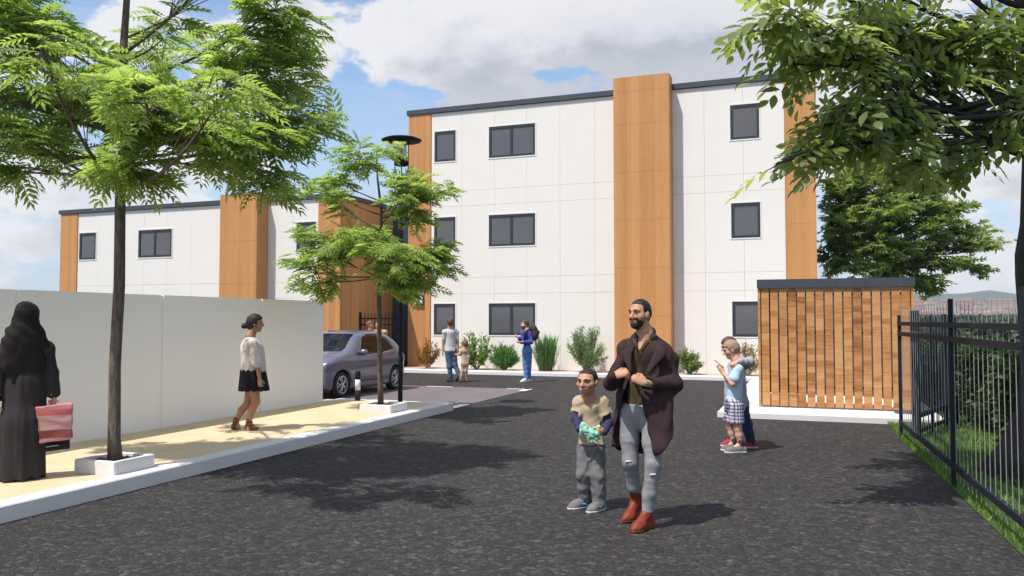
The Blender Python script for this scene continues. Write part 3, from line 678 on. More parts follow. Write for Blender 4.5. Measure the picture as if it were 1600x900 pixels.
M['lf_brown'] = leaf_mat('russet_leaf', (.16, .07, .02), (.26, .125, .035), (.36, .2, .06), .3)
M['lf_bright'] = leaf_mat('fresh_green_leaf', (.05, .12, .02), (.12, .24, .04), (.3, .42, .12), .35)
M['lf_soft'] = leaf_mat('soft_green_leaf', (.07, .16, .04), (.11, .24, .06), (.17, .32, .09), .3)
M['lf_grey'] = leaf_mat('grey_green_leaf', (.10, .16, .07), (.17, .25, .11), (.3, .4, .2), .3)
M['lf_olive'] = leaf_mat('olive_leaf', (.07, .12, .025), (.14, .21, .045), (.24, .32, .08), .3)
M['lf_tan'] = leaf_mat('tan_leaf', (.2, .13, .04), (.3, .2, .06), (.42, .3, .1), .3)
M['twig_pale'] = mat('pale_twig', (.42, .33, .25), (.25, .18, .13), 20, .8)
TL = join([leaflet(.07, .028, .2, .15)]); TB = join([leaflet(.13, .045, .2, .35)]); TN = join([leaflet(.075, .012, .2, .1)]); TR = join([leaflet(.26, .011, .3, .12)])
shrub('brown_shrub', 'russet brown shrub at the foot of the timber pier under the wall lamp', 668, .92, 1.02, TL, M['lf_brown'], 60, 1.15, 'bush', M['twig_pale'])
shrub('green_shrub', 'tall bright green leafy shrub behind the child in beige', 745, 1.1, 1.28, TB, M['lf_bright'], 30, 1.15, 'leafy', M['bark'])
shrub('green_shrub', 'rounded soft green shrub left of the man in the blue jumper', 788, .92, .84, TN, M['lf_soft'], 100, 1.5, 'spray', M['bark'])
shrub('grassy_shrub', 'upright grassy green clump right of the man in the blue jumper', 853, .78, .9, TR, M['lf_soft'], 14, 1.1, 'reed', M['bark'])
shrub('green_shrub', 'wide grey green feathery shrub directly behind the smiling boy', 916, 1.35, 1.36, TN, M['lf_grey'], 100, 1.6, 'spray', M['bark'])
shrub('green_shrub', 'low olive green shrub beside the shoulder of the man in the long coat', 1077, .84, .76, TL, M['lf_olive'], 80, 1.25, 'bush', M['bark'])
shrub('brown_shrub', 'tan brown shrub behind the two boys with the phone', 1168, .8, 1.05, TL, M['lf_tan'], 50, 1.05, 'bush', M['twig_pale'])

# ------------------------------------------------------------------ hedge, lawn blades
hd = empty('hedge', (2.9, 15, 0), 0, 'dark clipped evergreen hedge along the grass behind the railing', 'hedge')
n = 26000; ys_ = RNG.uniform(9.5, 24, n); z_ = 1.20*np.sqrt(RNG.random(n)); s_ = RNG.random(n)
xf = 2.25+.35*RNG.random(n)**2+.10*np.sin(ys_*2.1)+.06*np.sin(ys_*5+z_*4); top_ = s_ < .3
xx = np.where(top_, RNG.uniform(2.3, 3.6, n), xf); zz_ = np.where(top_, 1.07+.13*RNG.random(n)+.05*np.sin(ys_*3+xx*4), z_)
P = np.stack([xx, ys_, zz_], 1); D = RNG.normal(size=(n, 3)); D[:, 0] -= .6; D[:, 2] += .3
V, F = leaf_cloud(join([leaflet(.10, .05, .2, .2)]), P-np.array([2.9, 15, 0]), frames(D, RNG.normal(size=(n, 3))+np.array([-.8, 0, .9])), RNG.uniform(.7, 1.4, n))
o = link('foliage', np_mesh('foliage', V, F, attr=np.repeat(np.clip(RNG.normal(.42, .22, n), 0, 1), 5)), M['leaf_hedge'], hd); o['kind'] = 'stuff'
mb = MB()
for y in np.arange(9.7, 24, .5): mb.tube([(0, y-15, 0), (.03, y-15, .6), (-.02, y-15.1, 1.08)], [.03, .02, .008], 6)
mb.build('stems', M['bark_dark'], hd)
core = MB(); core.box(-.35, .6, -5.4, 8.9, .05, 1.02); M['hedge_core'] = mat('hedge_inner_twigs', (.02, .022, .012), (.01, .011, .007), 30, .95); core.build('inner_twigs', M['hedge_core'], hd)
n = 46000; y_ = 2.5+19*RNG.random(n)**1.5; x_ = FX(np.minimum(y_, 12.9))+.012+(RNG.random(n)**1.2)*np.where(y_ < 9.5, 3.2, 1.35)
keep = (y_ < 14.2) | (x_ > 1.98) | (y_ > 18.6); x_, y_ = x_[keep], y_[keep]; n = len(x_)
P = np.stack([x_, y_, np.full(n, .004)], 1); D = RNG.normal(size=(n, 3))*.45; D[:, 2] = 1
BL = (np.array([(0, -.004, 0), (0, .004, 0), (.03, .003, .003), (.03, -.003, .003), (.062, 0, .012)]), np.array([(0, 1, 2), (0, 2, 3), (3, 2, 4)]))
V, F = leaf_cloud(BL, P, frames(D, RNG.normal(size=(n, 3))), RNG.uniform(.6, 1.5, n))
o = link('lawn_grass', np_mesh('lawn_grass', V, F, attr=np.repeat(np.clip(RNG.normal(.5, .25, n), 0, 1), 5)), M['grass']); prop(o, 'short green grass growing along and behind the railing fence', 'grass', None, 'stuff')

# ------------------------------------------------------------------ far hills, woods and town
M['far_wood'] = mat('far_woodland', (.05, .075, .035), (.025, .04, .022), .12, .95, kind='World', detail=8)
M['far_hill'] = mat('far_hill_scrub', (.30, .20, .14), (.085, .085, .06), .03, .95, kind='World', detail=8)
def hill(name, yc, depth, h, x0, x1, m, seed, nx=90, ny=12):
    r = np.random.default_rng(seed); ph = r.uniform(0, 6, 6); V = []
    for i in range(nx):
        x = x0+(x1-x0)*i/(nx-1)
        e = .75+.18*math.sin(x/190+ph[0])+.1*math.sin(x/70+ph[1])+.05*math.sin(x/28+ph[2]); ends = min(1, i/8, (nx-1-i)/8)
        for j in range(ny):
            t = j/(ny-1); V.append((x, yc+depth*(t-.5), -1+(h*e*ends+1)*math.sin(math.pi*t)**1.2))
    F = [(i*ny+j, (i+1)*ny+j, (i+1)*ny+j+1, i*ny+j+1) for i in range(nx-1) for j in range(ny-1)]
    o = link(name, np_mesh(name, V, F, True), m); o['kind'] = 'structure'; return o
hill('hill', 2450, 900, 84, -2600, 2900, M['far_wood'], 3)
hill('hill', 1320, 900, 33, -1500, 2100, M['far_hill'], 5)
# leafy canopy of the wood in the dip beyond the hedge
n = 60000; y_ = 60+900*RNG.random(n)**1.6; a_ = np.interp(RNG.random(n), [0, 1], [-.08, .42]); x_ = y_*np.tan(a_)
h_ = .1+.4*np.sin(x_/3.1+y_/9)*np.sin(y_/5.3+1)+.6*RNG.random(n)+np.minimum(y_*.004, 2.6)*(.45+.55*np.sin(x_/17+y_/41))
P = np.stack([x_, y_, np.maximum(h_, .2)], 1); D = RNG.normal(size=(n, 3))
V, F = leaf_cloud(join([leaflet(1.0, .6, .2, .2)]), P, frames(D, RNG.normal(size=(n, 3))+np.array([0, -.5, 1])), RNG.uniform(.35, .8, n)*(1+y_/160))
o = link('woodland', np_mesh('woodland', V, F, attr=np.repeat(np.clip(RNG.normal(.5, .25, n), 0, 1), 5)), M['leaf_wood']); prop(o, 'dark green woodland in the dip beyond the hedge', 'woodland', None, 'stuff')
M['brick_far'] = mat('pink_brick', (.40, .29, .24), (.30, .21, .17), .4, .85, kind='World'); M['pale_far'] = mat('pale_far_render', (.55, .45, .38), (.45, .36, .3), .4, .85, kind='World'); M['roof_far'] = mat('far_tile_roof', (.21, .13, .105), (.15, .09, .075), .5, .85, kind='World')
protos = []
for m in ('brick_far', 'pale_far', 'brick_far'):
    k = len(protos); w, d, h = ((16, 9, 7), (11, 9, 9), (26, 10, 8))[k]
    wall = MB().box(-w/2, w/2, -d/2, d/2, 0, h).mesh('wall'); wall.materials.append(M[m])
    rf = MB(); rf.v = [(-w/2-.4, -d/2-.4, h), (w/2+.4, -d/2-.4, h), (w/2+.4, d/2+.4, h), (-w/2-.4, d/2+.4, h), (-w/2, 0, h+3), (w/2, 0, h+3)]; rf.f = [(0, 1, 5, 4), (2, 3, 4, 5), (1, 2, 5), (3, 0, 4), (3, 2, 1, 0)]
    rfm = rf.mesh('roof'); rfm.materials.append(M['roof_far'])
    wn = MB()
    for fl in range(int(h/3)):
        for c_ in range(int(w/3)): wn.box(-w/2+1+c_*3, -w/2+2.3+c_*3, -d/2-.05, -d/2+.05, fl*2.9+1, fl*2.9+2.3)
    wnm = wn.mesh('windows'); wnm.materials.append(M['frame']); protos.append((wall, rfm, wnm))
ROWN = ('lowest', 'second lowest', 'middle', 'second highest', 'highest'); COLN = ('first', 'second', 'third', 'fourth', 'fifth', 'sixth', 'seventh')
KN = ('pink brick gabled house', 'narrow pale rendered house', 'long pink brick terrace')
for row, (yy, zz0) in enumerate(((890, 0), (985, 5), (1075, 12), (1165, 18), (1255, 22))):
    for k in range(5):
        a_ = .088+.125*(k+RNG.uniform(.1, .9))/5; y0 = yy+RNG.uniform(-20, 20); kk = int(RNG.integers(0, 3)); p = protos[kk]
        hs_ = empty('far_house', (y0*math.tan(a_), y0, zz0-1.0), RNG.uniform(-.35, .35), '%s, %s from left in the %s row of the town' % (KN[kk], COLN[k], ROWN[row]), 'house', 'distant houses on the hillside beyond the railing')
        for me, nm in zip(p, ('wall', 'roof', 'windows')): link(nm, me, None, hs_)
# ------------------------------------------------------------------ signed-distance modelling (bodies, clothes, car)
def nrm(v): v = np.asarray(v, float); return v/(np.linalg.norm(v)+1e-9)
class Field:
    def __init__(s, res): s.res = res; s.ops = []
    def cone(s, a, b, ra, rb, k=.03, flat=None, op='u'):
        a = np.asarray(a, float); b = np.asarray(b, float)
        r = max(ra, rb)*(1 if flat is None else 1.0)
        if flat is not None: n, fac = nrm(flat[0]), flat[1]; r = r*max(1, 1/fac)
        lo = np.minimum(a, b)-r; hi = np.maximum(a, b)+r
        def fn(P):
            ab = b-a; t = np.clip(((P-a)@ab)/(ab@ab+1e-12), 0, 1); q = P-(a+t[..., None]*ab)
            if flat is not None: q = q+(fac-1)*(q@n)[..., None]*n
            return np.sqrt((q*q).sum(-1))-(ra+(rb-ra)*t)
        s.ops.append((op, fn, lo, hi, k)); return s
    def ell(s, c, rad, axes=None, k=.02, op='u'):
        c = np.asarray(c, float); rad = np.asarray(rad, float); A = np.eye(3) if axes is None else np.asarray(axes, float)
        r = rad.max()
        def fn(P):
            q = ((P-c)@A.T)/rad; l = np.sqrt((q*q).sum(-1)); g = np.sqrt(((q/rad)**2).sum(-1))+1e-9
            return l*(l-1)/g
        s.ops.append((op, fn, c-r, c+r, k)); return s
    def cut(s, fn, k=.006): s.ops.append(('c', fn, None, None, k)); return s          # keep where fn < 0
    def half(s, p, n, k=.006):
        p = np.asarray(p, float); n = nrm(n); return s.cut(lambda P: (P-p)@n, k)
    def wrinkle(s, amp, freq, stretch=(1, 1, 1), seed=0):
        r = np.random.default_rng(seed); W = r.normal(size=(4, 3))*freq*np.asarray(stretch); ph = r.uniform(0, 6, 4)
        def fn(P): return amp*sum(np.sin(P@W[i]+ph[i]+1.3*np.sin(P@W[(i+1) % 4]*.6)) for i in range(4))/2.2
        s.ops.append(('w', fn, None, None, 0)); return s
    def mesh(s, name):
        us = [o for o in s.ops if o[0] == 'u']; pad = .03+3*s.res
        lo = np.min([o[2] for o in us], 0)-pad; hi = np.max([o[3] for o in us], 0)+pad
        n = np.ceil((hi-lo)/s.res).astype(int)+1
        D = np.full(n, .08, np.float32); ax = [lo[i]+s.res*np.arange(n[i]) for i in range(3)]
        for op, fn, a, b, k in s.ops:
            if a is None: i0 = np.zeros(3, int); i1 = n
            else:
                m = pad*.9+k; i0 = np.clip(np.floor((a-m-lo)/s.res).astype(int), 0, n-1); i1 = np.clip(np.ceil((b+m-lo)/s.res).astype(int)+1, 1, n)
            sl = tuple(slice(i0[i], i1[i]) for i in range(3))
            if a is None:
                act = np.abs(D) < .075+.0*k if op == 'w' else D < .03
                idx = np.nonzero(act); P = np.stack([ax[i][idx[i]] for i in range(3)], -1); d = fn(P)
                if op == 'w': D[idx] += d
                else:
                    old = D[idx]; h = np.clip(.5-.5*(d-old)/k, 0, 1); D[idx] = d*(1-h)+old*h+k*h*(1-h)
                continue
            P = np.stack(np.meshgrid(*[ax[i][sl[i]] for i in range(3)], indexing='ij'), -1); d = fn(P).astype(np.float32); old = D[sl]
            if op == 'u': h = np.clip(.5+.5*(d-old)/k, 0, 1); D[sl] = d*(1-h)+old*h-k*h*(1-h)
            elif op == 's': d = -d; h = np.clip(.5-.5*(d-old)/k, 0, 1); D[sl] = d*(1-h)+old*h+k*h*(1-h)
        D[[0, -1]] = .08; D[:, [0, -1]] = .08; D[:, :, [0, -1]] = .08
        return nets(D, lo, s.res, name)
def nets(D, lo, res, name):
    inside = D < 0; nx, ny, nz = D.shape
    c = [inside[i:nx-1+i, j:ny-1+j, k:nz-1+k] for i in (0, 1) for j in (0, 1) for k in (0, 1)]
    sm = np.zeros((nx-1, ny-1, nz-1), np.uint8)
    for q in c: sm += q
    idx = np.nonzero((sm > 0) & (sm < 8)); m = len(idx[0])
    if m == 0: return np_mesh(name, np.zeros((3, 3)), np.array([(0, 1, 2)]))
    vid = np.full(sm.shape, -1, np.int32); vid[idx] = np.arange(m)
    corner = np.array([(i, j, k) for i in (0, 1) for j in (0, 1) for k in (0, 1)])
    dv = np.stack([D[idx[0]+q[0], idx[1]+q[1], idx[2]+q[2]] for q in corner], 1)
    acc = np.zeros((m, 3)); cnt = np.zeros(m)
    for a in range(8):
        for b in range(a+1, 8):
            if np.abs(corner[a]-corner[b]).sum() != 1: continue
            da, db = dv[:, a], dv[:, b]; x = (da < 0) != (db < 0); t = np.where(x, da/(da-db+1e-12), 0)
            acc += np.where(x[:, None], corner[a]+t[:, None]*(corner[b]-corner[a]), 0); cnt += x
    V = (np.stack(idx, 1)+acc/cnt[:, None])*res+lo
    F = []
    for axis in range(3):
        A = [slice(None)]*3; B = [slice(None)]*3; A[axis] = slice(0, -1); B[axis] = slice(1, None)
        cr = inside[tuple(A)] != inside[tuple(B)]; o1, o2 = [i for i in range(3) if i != axis]
        e = np.nonzero(cr); ok = (e[o1] > 0) & (e[o2] > 0) & (e[o1] < D.shape[o1]-1) & (e[o2] < D.shape[o2]-1); e = [q[ok] for q in e]
        ins = inside[tuple(e)]
        def g(d1, d2): q = [x.copy() for x in e]; q[o1] -= d1; q[o2] -= d2; return vid[tuple(q)]
        f = np.stack([g(1, 1), g(0, 1), g(0, 0), g(1, 0)], 1)
        flip = ins if axis != 1 else ~ins
        f[~flip] = f[~flip][:, ::-1]; F.append(f)
    F = np.concatenate(F); F = F[(F >= 0).all(1)]
    return np_mesh(name, V, F, True)

# ------------------------------------------------------------------ people
def skin_mat(name, c, c2): 
    m = mat(name, c, c2, 26, .5, .08, .002, 160, spec=.35); p = [n for n in m.node_tree.nodes if n.type == 'BSDF_PRINCIPLED'][0]
    p.inputs['Subsurface Weight'].default_value = .06; p.inputs['Subsurface Radius'].default_value = (.02, .008, .004); return m
SK = dict(brown=skin_mat('brown_skin', (.49, .255, .16), (.43, .215, .13)), dark=skin_mat('deep_brown_skin', (.22, .105, .06), (.17, .078, .045)), light=skin_mat('fair_skin', (.62, .36, .26), (.55, .29, .20)), warm=skin_mat('warm_brown_skin', (.52, .275, .165), (.46, .235, .135)), tan=skin_mat('tan_skin', (.42, .22, .135), (.36, .18, .105)))
def cloth(name, c, c2=None, rough=.85, scale=14, bs=.25, bd=.004, bscale=220): return mat(name, c, c2, scale, rough, bs, bd, bscale, spec=.2)
HAIR = dict(black=mat('black_hair', (.018, .014, .012), (.01, .008, .007), 60, .6, .5, .004, 260), brown=mat('brown_hair', (.12, .055, .03), (.07, .03, .018), 60, .6, .5, .004, 260), fair=mat('fair_hair', (.36, .27, .18), (.24, .17, .11), 60, .6, .5, .004, 260), red=mat('auburn_hair', (.22, .085, .045), (.14, .05, .028), 60, .6, .5, .004, 260))
M['eye_white'] = mat('eye_white', (.42, .39, .37), None, 5, .25); M['iris'] = mat('dark_iris', (.025, .015, .01), None, 5, .15); M['lip'] = mat('lips', (.34, .15, .12), (.28, .11, .09), 20, .45)
M['teeth'] = mat('teeth', (.78, .76, .70), None, 5, .3)

class Person:
    """joints come as photo measurements (x, y, depth offset in metres) and turn into metres at the figure's own distance"""
    def __init__(s, label, ground, foot, scale_, res, skin, face, hs=1., z=0., group=None):
        s.pos = Vector((ground[0], ground[1], z)); s.s = scale_; s.f0 = foot; s.res = res; s.skin = SK[skin]; s.hs = hs
        s.root = empty('person', s.pos, math.atan2(-ground[0], ground[1]), label, 'person', group)
        s.f = nrm(face); s.r = nrm(np.cross(s.f, (0, 0, 1))); s.u = np.cross(s.r, s.f); s.b = Field(res)
    def p(s, x, y, d=0.): return np.array([(x-s.f0[0])*s.s, d, (s.f0[1]-y)*s.s])
    def hp(s, r, f, u): return s.c+(s.r*r+s.f*f+s.u*u)*s.hs
    def A(s): return np.stack([v/(v@v) for v in (s.r, s.f, s.u)])
    def head(s, c, neck, detail=True, lips=True):
        s.c = np.asarray(c, float); h = s.hs; A = s.A(); b = s.b
        b.ell(s.hp(0, -.012, .034), np.array((.074, .096, .088))*h, A, .02*h)
        b.ell(s.hp(0, .026, -.03), np.array((.060, .066, .088))*h, A, .03*h)
        b.ell(s.hp(0, .058, -.092), np.array((.030, .026, .022))*h, A, .03*h)
        for q in (-1, 1):
            b.ell(s.hp(.044*q, .045, -.022), np.array((.026, .028, .026))*h, A, .025*h)
            b.ell(s.hp(.077*q, -.008, -.01), np.array((.011, .022, .033))*h, A, .008*h)
            b.cone(s.hp(.012*q, .088, .030), s.hp(.046*q, .074, .028), .011*h, .010*h, .012*h)
            b.ell(s.hp(.031*q, .094, .008), np.array((.017, .014, .011))*h, A, .014*h, 's')
        b.cone(s.hp(0, .084, .018), s.hp(0, .112, -.028), .010*h, .0145*h, .012*h)
        for q in (-1, 1): b.ell(s.hp(.013*q, .098, -.030), np.array((.010, .012, .009))*h, A, .008*h)
        b.cone(s.hp(-.02, .086, -.057), s.hp(.02, .086, -.057), .0075*h, .0075*h, .006*h); b.cone(s.hp(-.017, .085, -.069), s.hp(.017, .085, -.069), .008*h, .008*h, .006*h)
        s.neck = np.asarray(neck, float); b.cone(s.hp(0, -.018, -.055), s.neck, .056*h, .066*h, .03*h)
        if detail:
            for q in (-1, 1):
                e = link('eye', ball_mesh(s.hp(.031*q, .0765, .0085), .0120*h), M['eye_white'], s.root, True); s.att(e)
                i = link('iris', ball_mesh(s.hp(.031*q-.001, .0836, .0085), .0064*h), M['iris'], s.root, True); s.att(i)
                w = MB().tube([s.hp(.014*q, .0985, .030), s.hp(.031*q, .0955, .037), s.hp(.050*q, .083, .031)], [.0024*h, .0034*h, .0015*h], 6); s.att(w.build('eyebrow', HAIR['black'], s.root, True))
                w = MB().tube([s.hp(.018*q, .091, .012), s.hp(.031*q, .0935, .0185), s.hp(.045*q, .085, .012)], [.0015*h, .0022*h, .0015*h], 5); s.att(w.build('eyelid', HAIR['black'], s.root, True))
            if lips: s.att(MB().tube([s.hp(-.026, .083, -.062), s.hp(-.01, .0935, -.0595), s.hp(0, .0945, -.0615), s.hp(.01, .0935, -.0595), s.hp(.026, .083, -.062)], [.002*h, .0055*h, .006*h, .0055*h, .002*h], 8).build('lips', M['lip'], s.root, True))
        return s
    def att(s, o): o.parent = s.root; return o
    def torso(s, shA, shB, hipA, hipB, fwd, w=1., d=1.):
        s.fwd = nrm(fwd); s.sh = [np.asarray(shA), np.asarray(shB)]; s.hip = [np.asarray(hipA), np.asarray(hipB)]; s.torso_to(s.b, 0., w, d); s.w = w; s.dd = d; return s
    def torso_to(s, F, o, w=1., d=1., lowx=0., bottom=0.):
        S = (s.sh[0]+s.sh[1])/2; H = (s.hip[0]+s.hip[1])/2; sw = np.linalg.norm(s.sh[0]-s.sh[1])/2; hw = np.linalg.norm(s.hip[0]-s.hip[1])/2
        fl = (s.fwd, 1.45/d); L = S-H
        side = np.cross(s.fwd, (0, 0, 1)); wd = np.abs((s.sh[0]-s.sh[1])@side)/2; wd = max(wd, .8*sw)
        F.cone(H+L*.82, H+L*.40, wd*.82*w+o, wd*.72*w+o, .05, fl)
        F.cone(H+L*.45, H+L*.05, wd*.70*w+o, wd*.76*w+o+lowx, .05, fl)
        F.cone(s.sh[0], s.sh[1], .058*s.k+o, .058*s.k+o, .05); F.cone(S+L*.02, s.neck, .092*s.k+o, .052*s.k+o*.6, .06)
        if bottom: F.cone(H, H-np.array((0, 0, bottom)), wd*.78*w+o+lowx, wd*.80*w+o+lowx, .04, fl)
    k = 1.
    def limb(s, pts, rads, F=None, o=0., k=.025):
        F = F or s.b
        for a, b_, ra, rb in zip(pts, pts[1:], rads, rads[1:]): F.cone(a, b_, ra+o, rb+o, k)
        return s
    def hand(s, wr, d, n, curl=.6, thumb=1, size=1., spread=.08, F=None):
        # wr wrist, d towards the knuckles, n palm normal, thumb = side of the thumb (+1/-1 along d x n)
        F = F or s.b; d = nrm(d); n = nrm(np.asarray(n)-d*(np.dot(n, d))); sd = np.cross(d, n); h = size
        F.cone(wr, wr+d*.045*h, .026*h, .034*h, .015*h, (n, 1.75)); F.cone(wr+d*.035*h, wr+d*.085*h, .036*h, .037*h, .012*h, (n, 1.9))
        for i, (off, ln) in enumerate(((-1.5, .066), (-.5, .078), (.5, .082), (1.5, .070)) if thumb > 0 else ((-1.5, .070), (-.5, .082), (.5, .078), (1.5, .066))):
            q = wr+d*(.092-.006*abs(off))*h+sd*off*.0185*h; a = 0.; dv = d+sd*off*spread; rr = .0092*h
            for j, fr in enumerate((.45, .32, .26)):
                a += curl*(.75, 1.0, .8)[j]*(1+.06*off); e = q+(nrm(dv)*math.cos(a)+n*math.sin(a))*ln*fr*h; F.cone(q, e, rr, rr*.92, .004*h); q = e; rr *= .92
        t0 = wr+d*.03*h+sd*thumb*.028*h; t1 = t0+(d*.7+sd*thumb*.65+n*.35)*.042*h; t2 = t1+(d*.9+sd*thumb*.1+n*.5*curl)*.034*h
        F.cone(t0, t1, .014*h, .0115*h, .012*h); F.cone(t1, t2, .0112*h, .009*h, .004*h); return s
    def foot(s, an, toe, h=1., F=None, o=0., sole=None):
        F = F or s.b; an = np.asarray(an); toe = np.asarray(toe); d = nrm((toe-an)*np.array((1, 1, 0))); g = toe[2]
        heel = np.array((an[0], an[1], 0))-d*.035*h; heel[2] = max(g, 0)+.036*h
        F.cone(an, heel, .036*h+o, .034*h+o, .03*h); ball = np.array((toe[0], toe[1], g+.030*h))-d*.07*h
        F.cone(heel, ball, .036*h+o, .040*h+o, .03*h); F.cone(an+d*.02*h, ball, .034*h+o, .034*h+o, .03*h); F.cone(ball, np.array((toe[0], toe[1], g+.022*h))-d*.022*h, .040*h+o, .024*h+o, .02*h)
        return s
    def done(s):
        o = link('body', s.b.mesh('body'), s.skin, s.root); return s
    def wear(s, name, F, m): return link(name, F.mesh(name), m, s.root)
    def hair(s, m, th=.012, line=.045, front=.035, nape=-.075, side=-.02, extra=None, name='hair', wr=.0):
        F = Field(s.res*.8); h = s.hs; A = s.A()
        F.ell(s.hp(0, -.014, .036), (np.array((.074, .096, .088))+th)*h, A, .02*h)
        if nape < -.04: F.cone(s.hp(0, -.05, -.01), s.hp(0, -.055, nape+.02), (.062+th)*h, (.045+th)*h, .03*h)
        if extra: extra(F)
        c = s.c; f, u = s.A()[1], s.A()[2]
        F.cut(lambda P: np.minimum((P-c)@f-front*h, line*h-(P-c)@u+.25*((P-c)@f-front*h)), .008*h)       # face
        F.cut(lambda P: np.minimum((P-c)@f+.015*h, (side*h-(P-c)@u)), .008*h)                             # round the ears
        F.cut(lambda P: nape*h-(P-c)@u, .01*h)
        if wr: F.wrinkle(wr, 90, (1, 1, 1), 3)
        return s.wear(name, F, m)
def ball_mesh(c, r, nu=12, nv=8):
    V = [(c[0], c[1], c[2]+r)]; F = []
    m = MB()
    m.v = [tuple(np.asarray(c)+r*np.array((math.sin(math.pi*j/nv)*math.cos(2*math.pi*i/nu), math.sin(math.pi*j/nv)*math.sin(2*math.pi*i/nu), math.cos(math.pi*j/nv)))) for j in range(nv+1) for i in range(nu)]
    m.f = [(j*nu+i, (j+1)*nu+i, (j+1)*nu+(i+1) % nu, j*nu+(i+1) % nu) for j in range(nv) for i in range(nu)]
    return m.mesh('ball')
AR = np.array
def lerp_x(xs, vs): return lambda x: np.interp(x, xs, vs)
C_ = {}
def CL(n, *a, **k): C_[n] = cloth(n, *a, **k); return C_[n]
CL('plum_wool', (.046, .025, .027), (.033, .018, .020), scale=30, bs=.4, bscale=300); CL('olive_shirt', (.075, .05, .027), (.05, .034, .018)); CL('pale_jeans', (.285, .28, .29), (.19, .19, .205), scale=7, bs=.3)
CL('boot_leather', (.24, .05, .024), (.16, .03, .014), rough=.5, bs=.1); CL('beige_knit', (.50, .39, .27), (.42, .32, .215), bs=.5, bscale=320); CL('navy_jersey', (.045, .045, .10), (.03, .03, .07)); CL('grey_trousers', (.19, .185, .185), (.12, .118, .12), scale=9)
CL('grey_suede', (.20, .19, .185), (.13, .125, .125)); CL('sole', (.68, .65, .60), None); CL('blue_stripe', (.05, .34, .62), None); CL('mint_fabric', (.36, .66, .50), (.24, .52, .40), scale=22, bs=.5)
CL('abaya', (.034, .029, .031), (.024, .021, .023), scale=3, rough=.7, bs=.1); CL('hijab', (.016, .0135, .0125), (.012, .010, .0095), scale=3, rough=.8, bs=.1); CL('cream_blouse', (.62, .56, .52), (.54, .48, .45), scale=5); CL('black_skirt', (.014, .0145, .018), (.009, .009, .012), scale=12)
CL('tan_leather', (.16, .06, .03), (.10, .035, .018), rough=.5); CL('grey_tee', (.56, .55, .55), (.48, .47, .47), scale=6); CL('dark_jeans', (.10, .16, .24), (.06, .10, .16), scale=9); CL('brown_shoe', (.08, .04, .03), (.05, .025, .02)); CL('sand_suit', (.52, .39, .29), (.44, .32, .235), scale=9)
CL('blue_jumper', (.085, .10, .38), (.06, .07, .28), scale=8); CL('blue_jeans', (.14, .25, .52), (.09, .17, .38), scale=8); CL('pack_fabric', (.06, .045, .048), (.035, .028, .03)); CL('white_canvas', (.68, .66, .68), None); CL('sky_tee', (.50, .64, .74), (.44, .57, .68), scale=6); CL('lilac_hoodie', (.42, .38, .42), (.34, .30, .34), scale=6); CL('navy_denim', (.035, .05, .11), (.022, .03, .07)); CL('red_canvas', (.38, .05, .06), (.28, .03, .04)); CL('dark_sock', (.05, .05, .055), None); CL('steel', (.30, .24, .16), None, rough=.3)
def plaid():
    m, nt, p, o = new_mat('plaid_check'); p.inputs['Roughness'].default_value = .85; v = coords(nt, 'Object'); s = nt.nodes.new('ShaderNodeSeparateXYZ'); nt.links.new(v, s.inputs[0])
    def band(src, per, w): return mathn(nt, 'LESS_THAN', mathn(nt, 'FRACT', mathn(nt, 'ADD', mathn(nt, 'DIVIDE', src, per), 20.2)), w)
    xy = mathn(nt, 'ADD', s.outputs[0], mathn(nt, 'MULTIPLY', s.outputs[1], .8))
    f = mathn(nt, 'ADD', mathn(nt, 'MULTIPLY', band(xy, .042, .42), .5), mathn(nt, 'MULTIPLY', band(s.outputs[2], .042, .42), .5))
    nt.links.new(ramp(nt, f, [(0, (.62, .58, .66)), (.5, (.22, .20, .30)), (1, (.05, .05, .12))]), p.inputs['Base Color']); return m
C_['plaid'] = plaid()
def plain_foot(Pn, F, an, toe, h, o=.0): Pn.foot(an, toe, h, F, o)

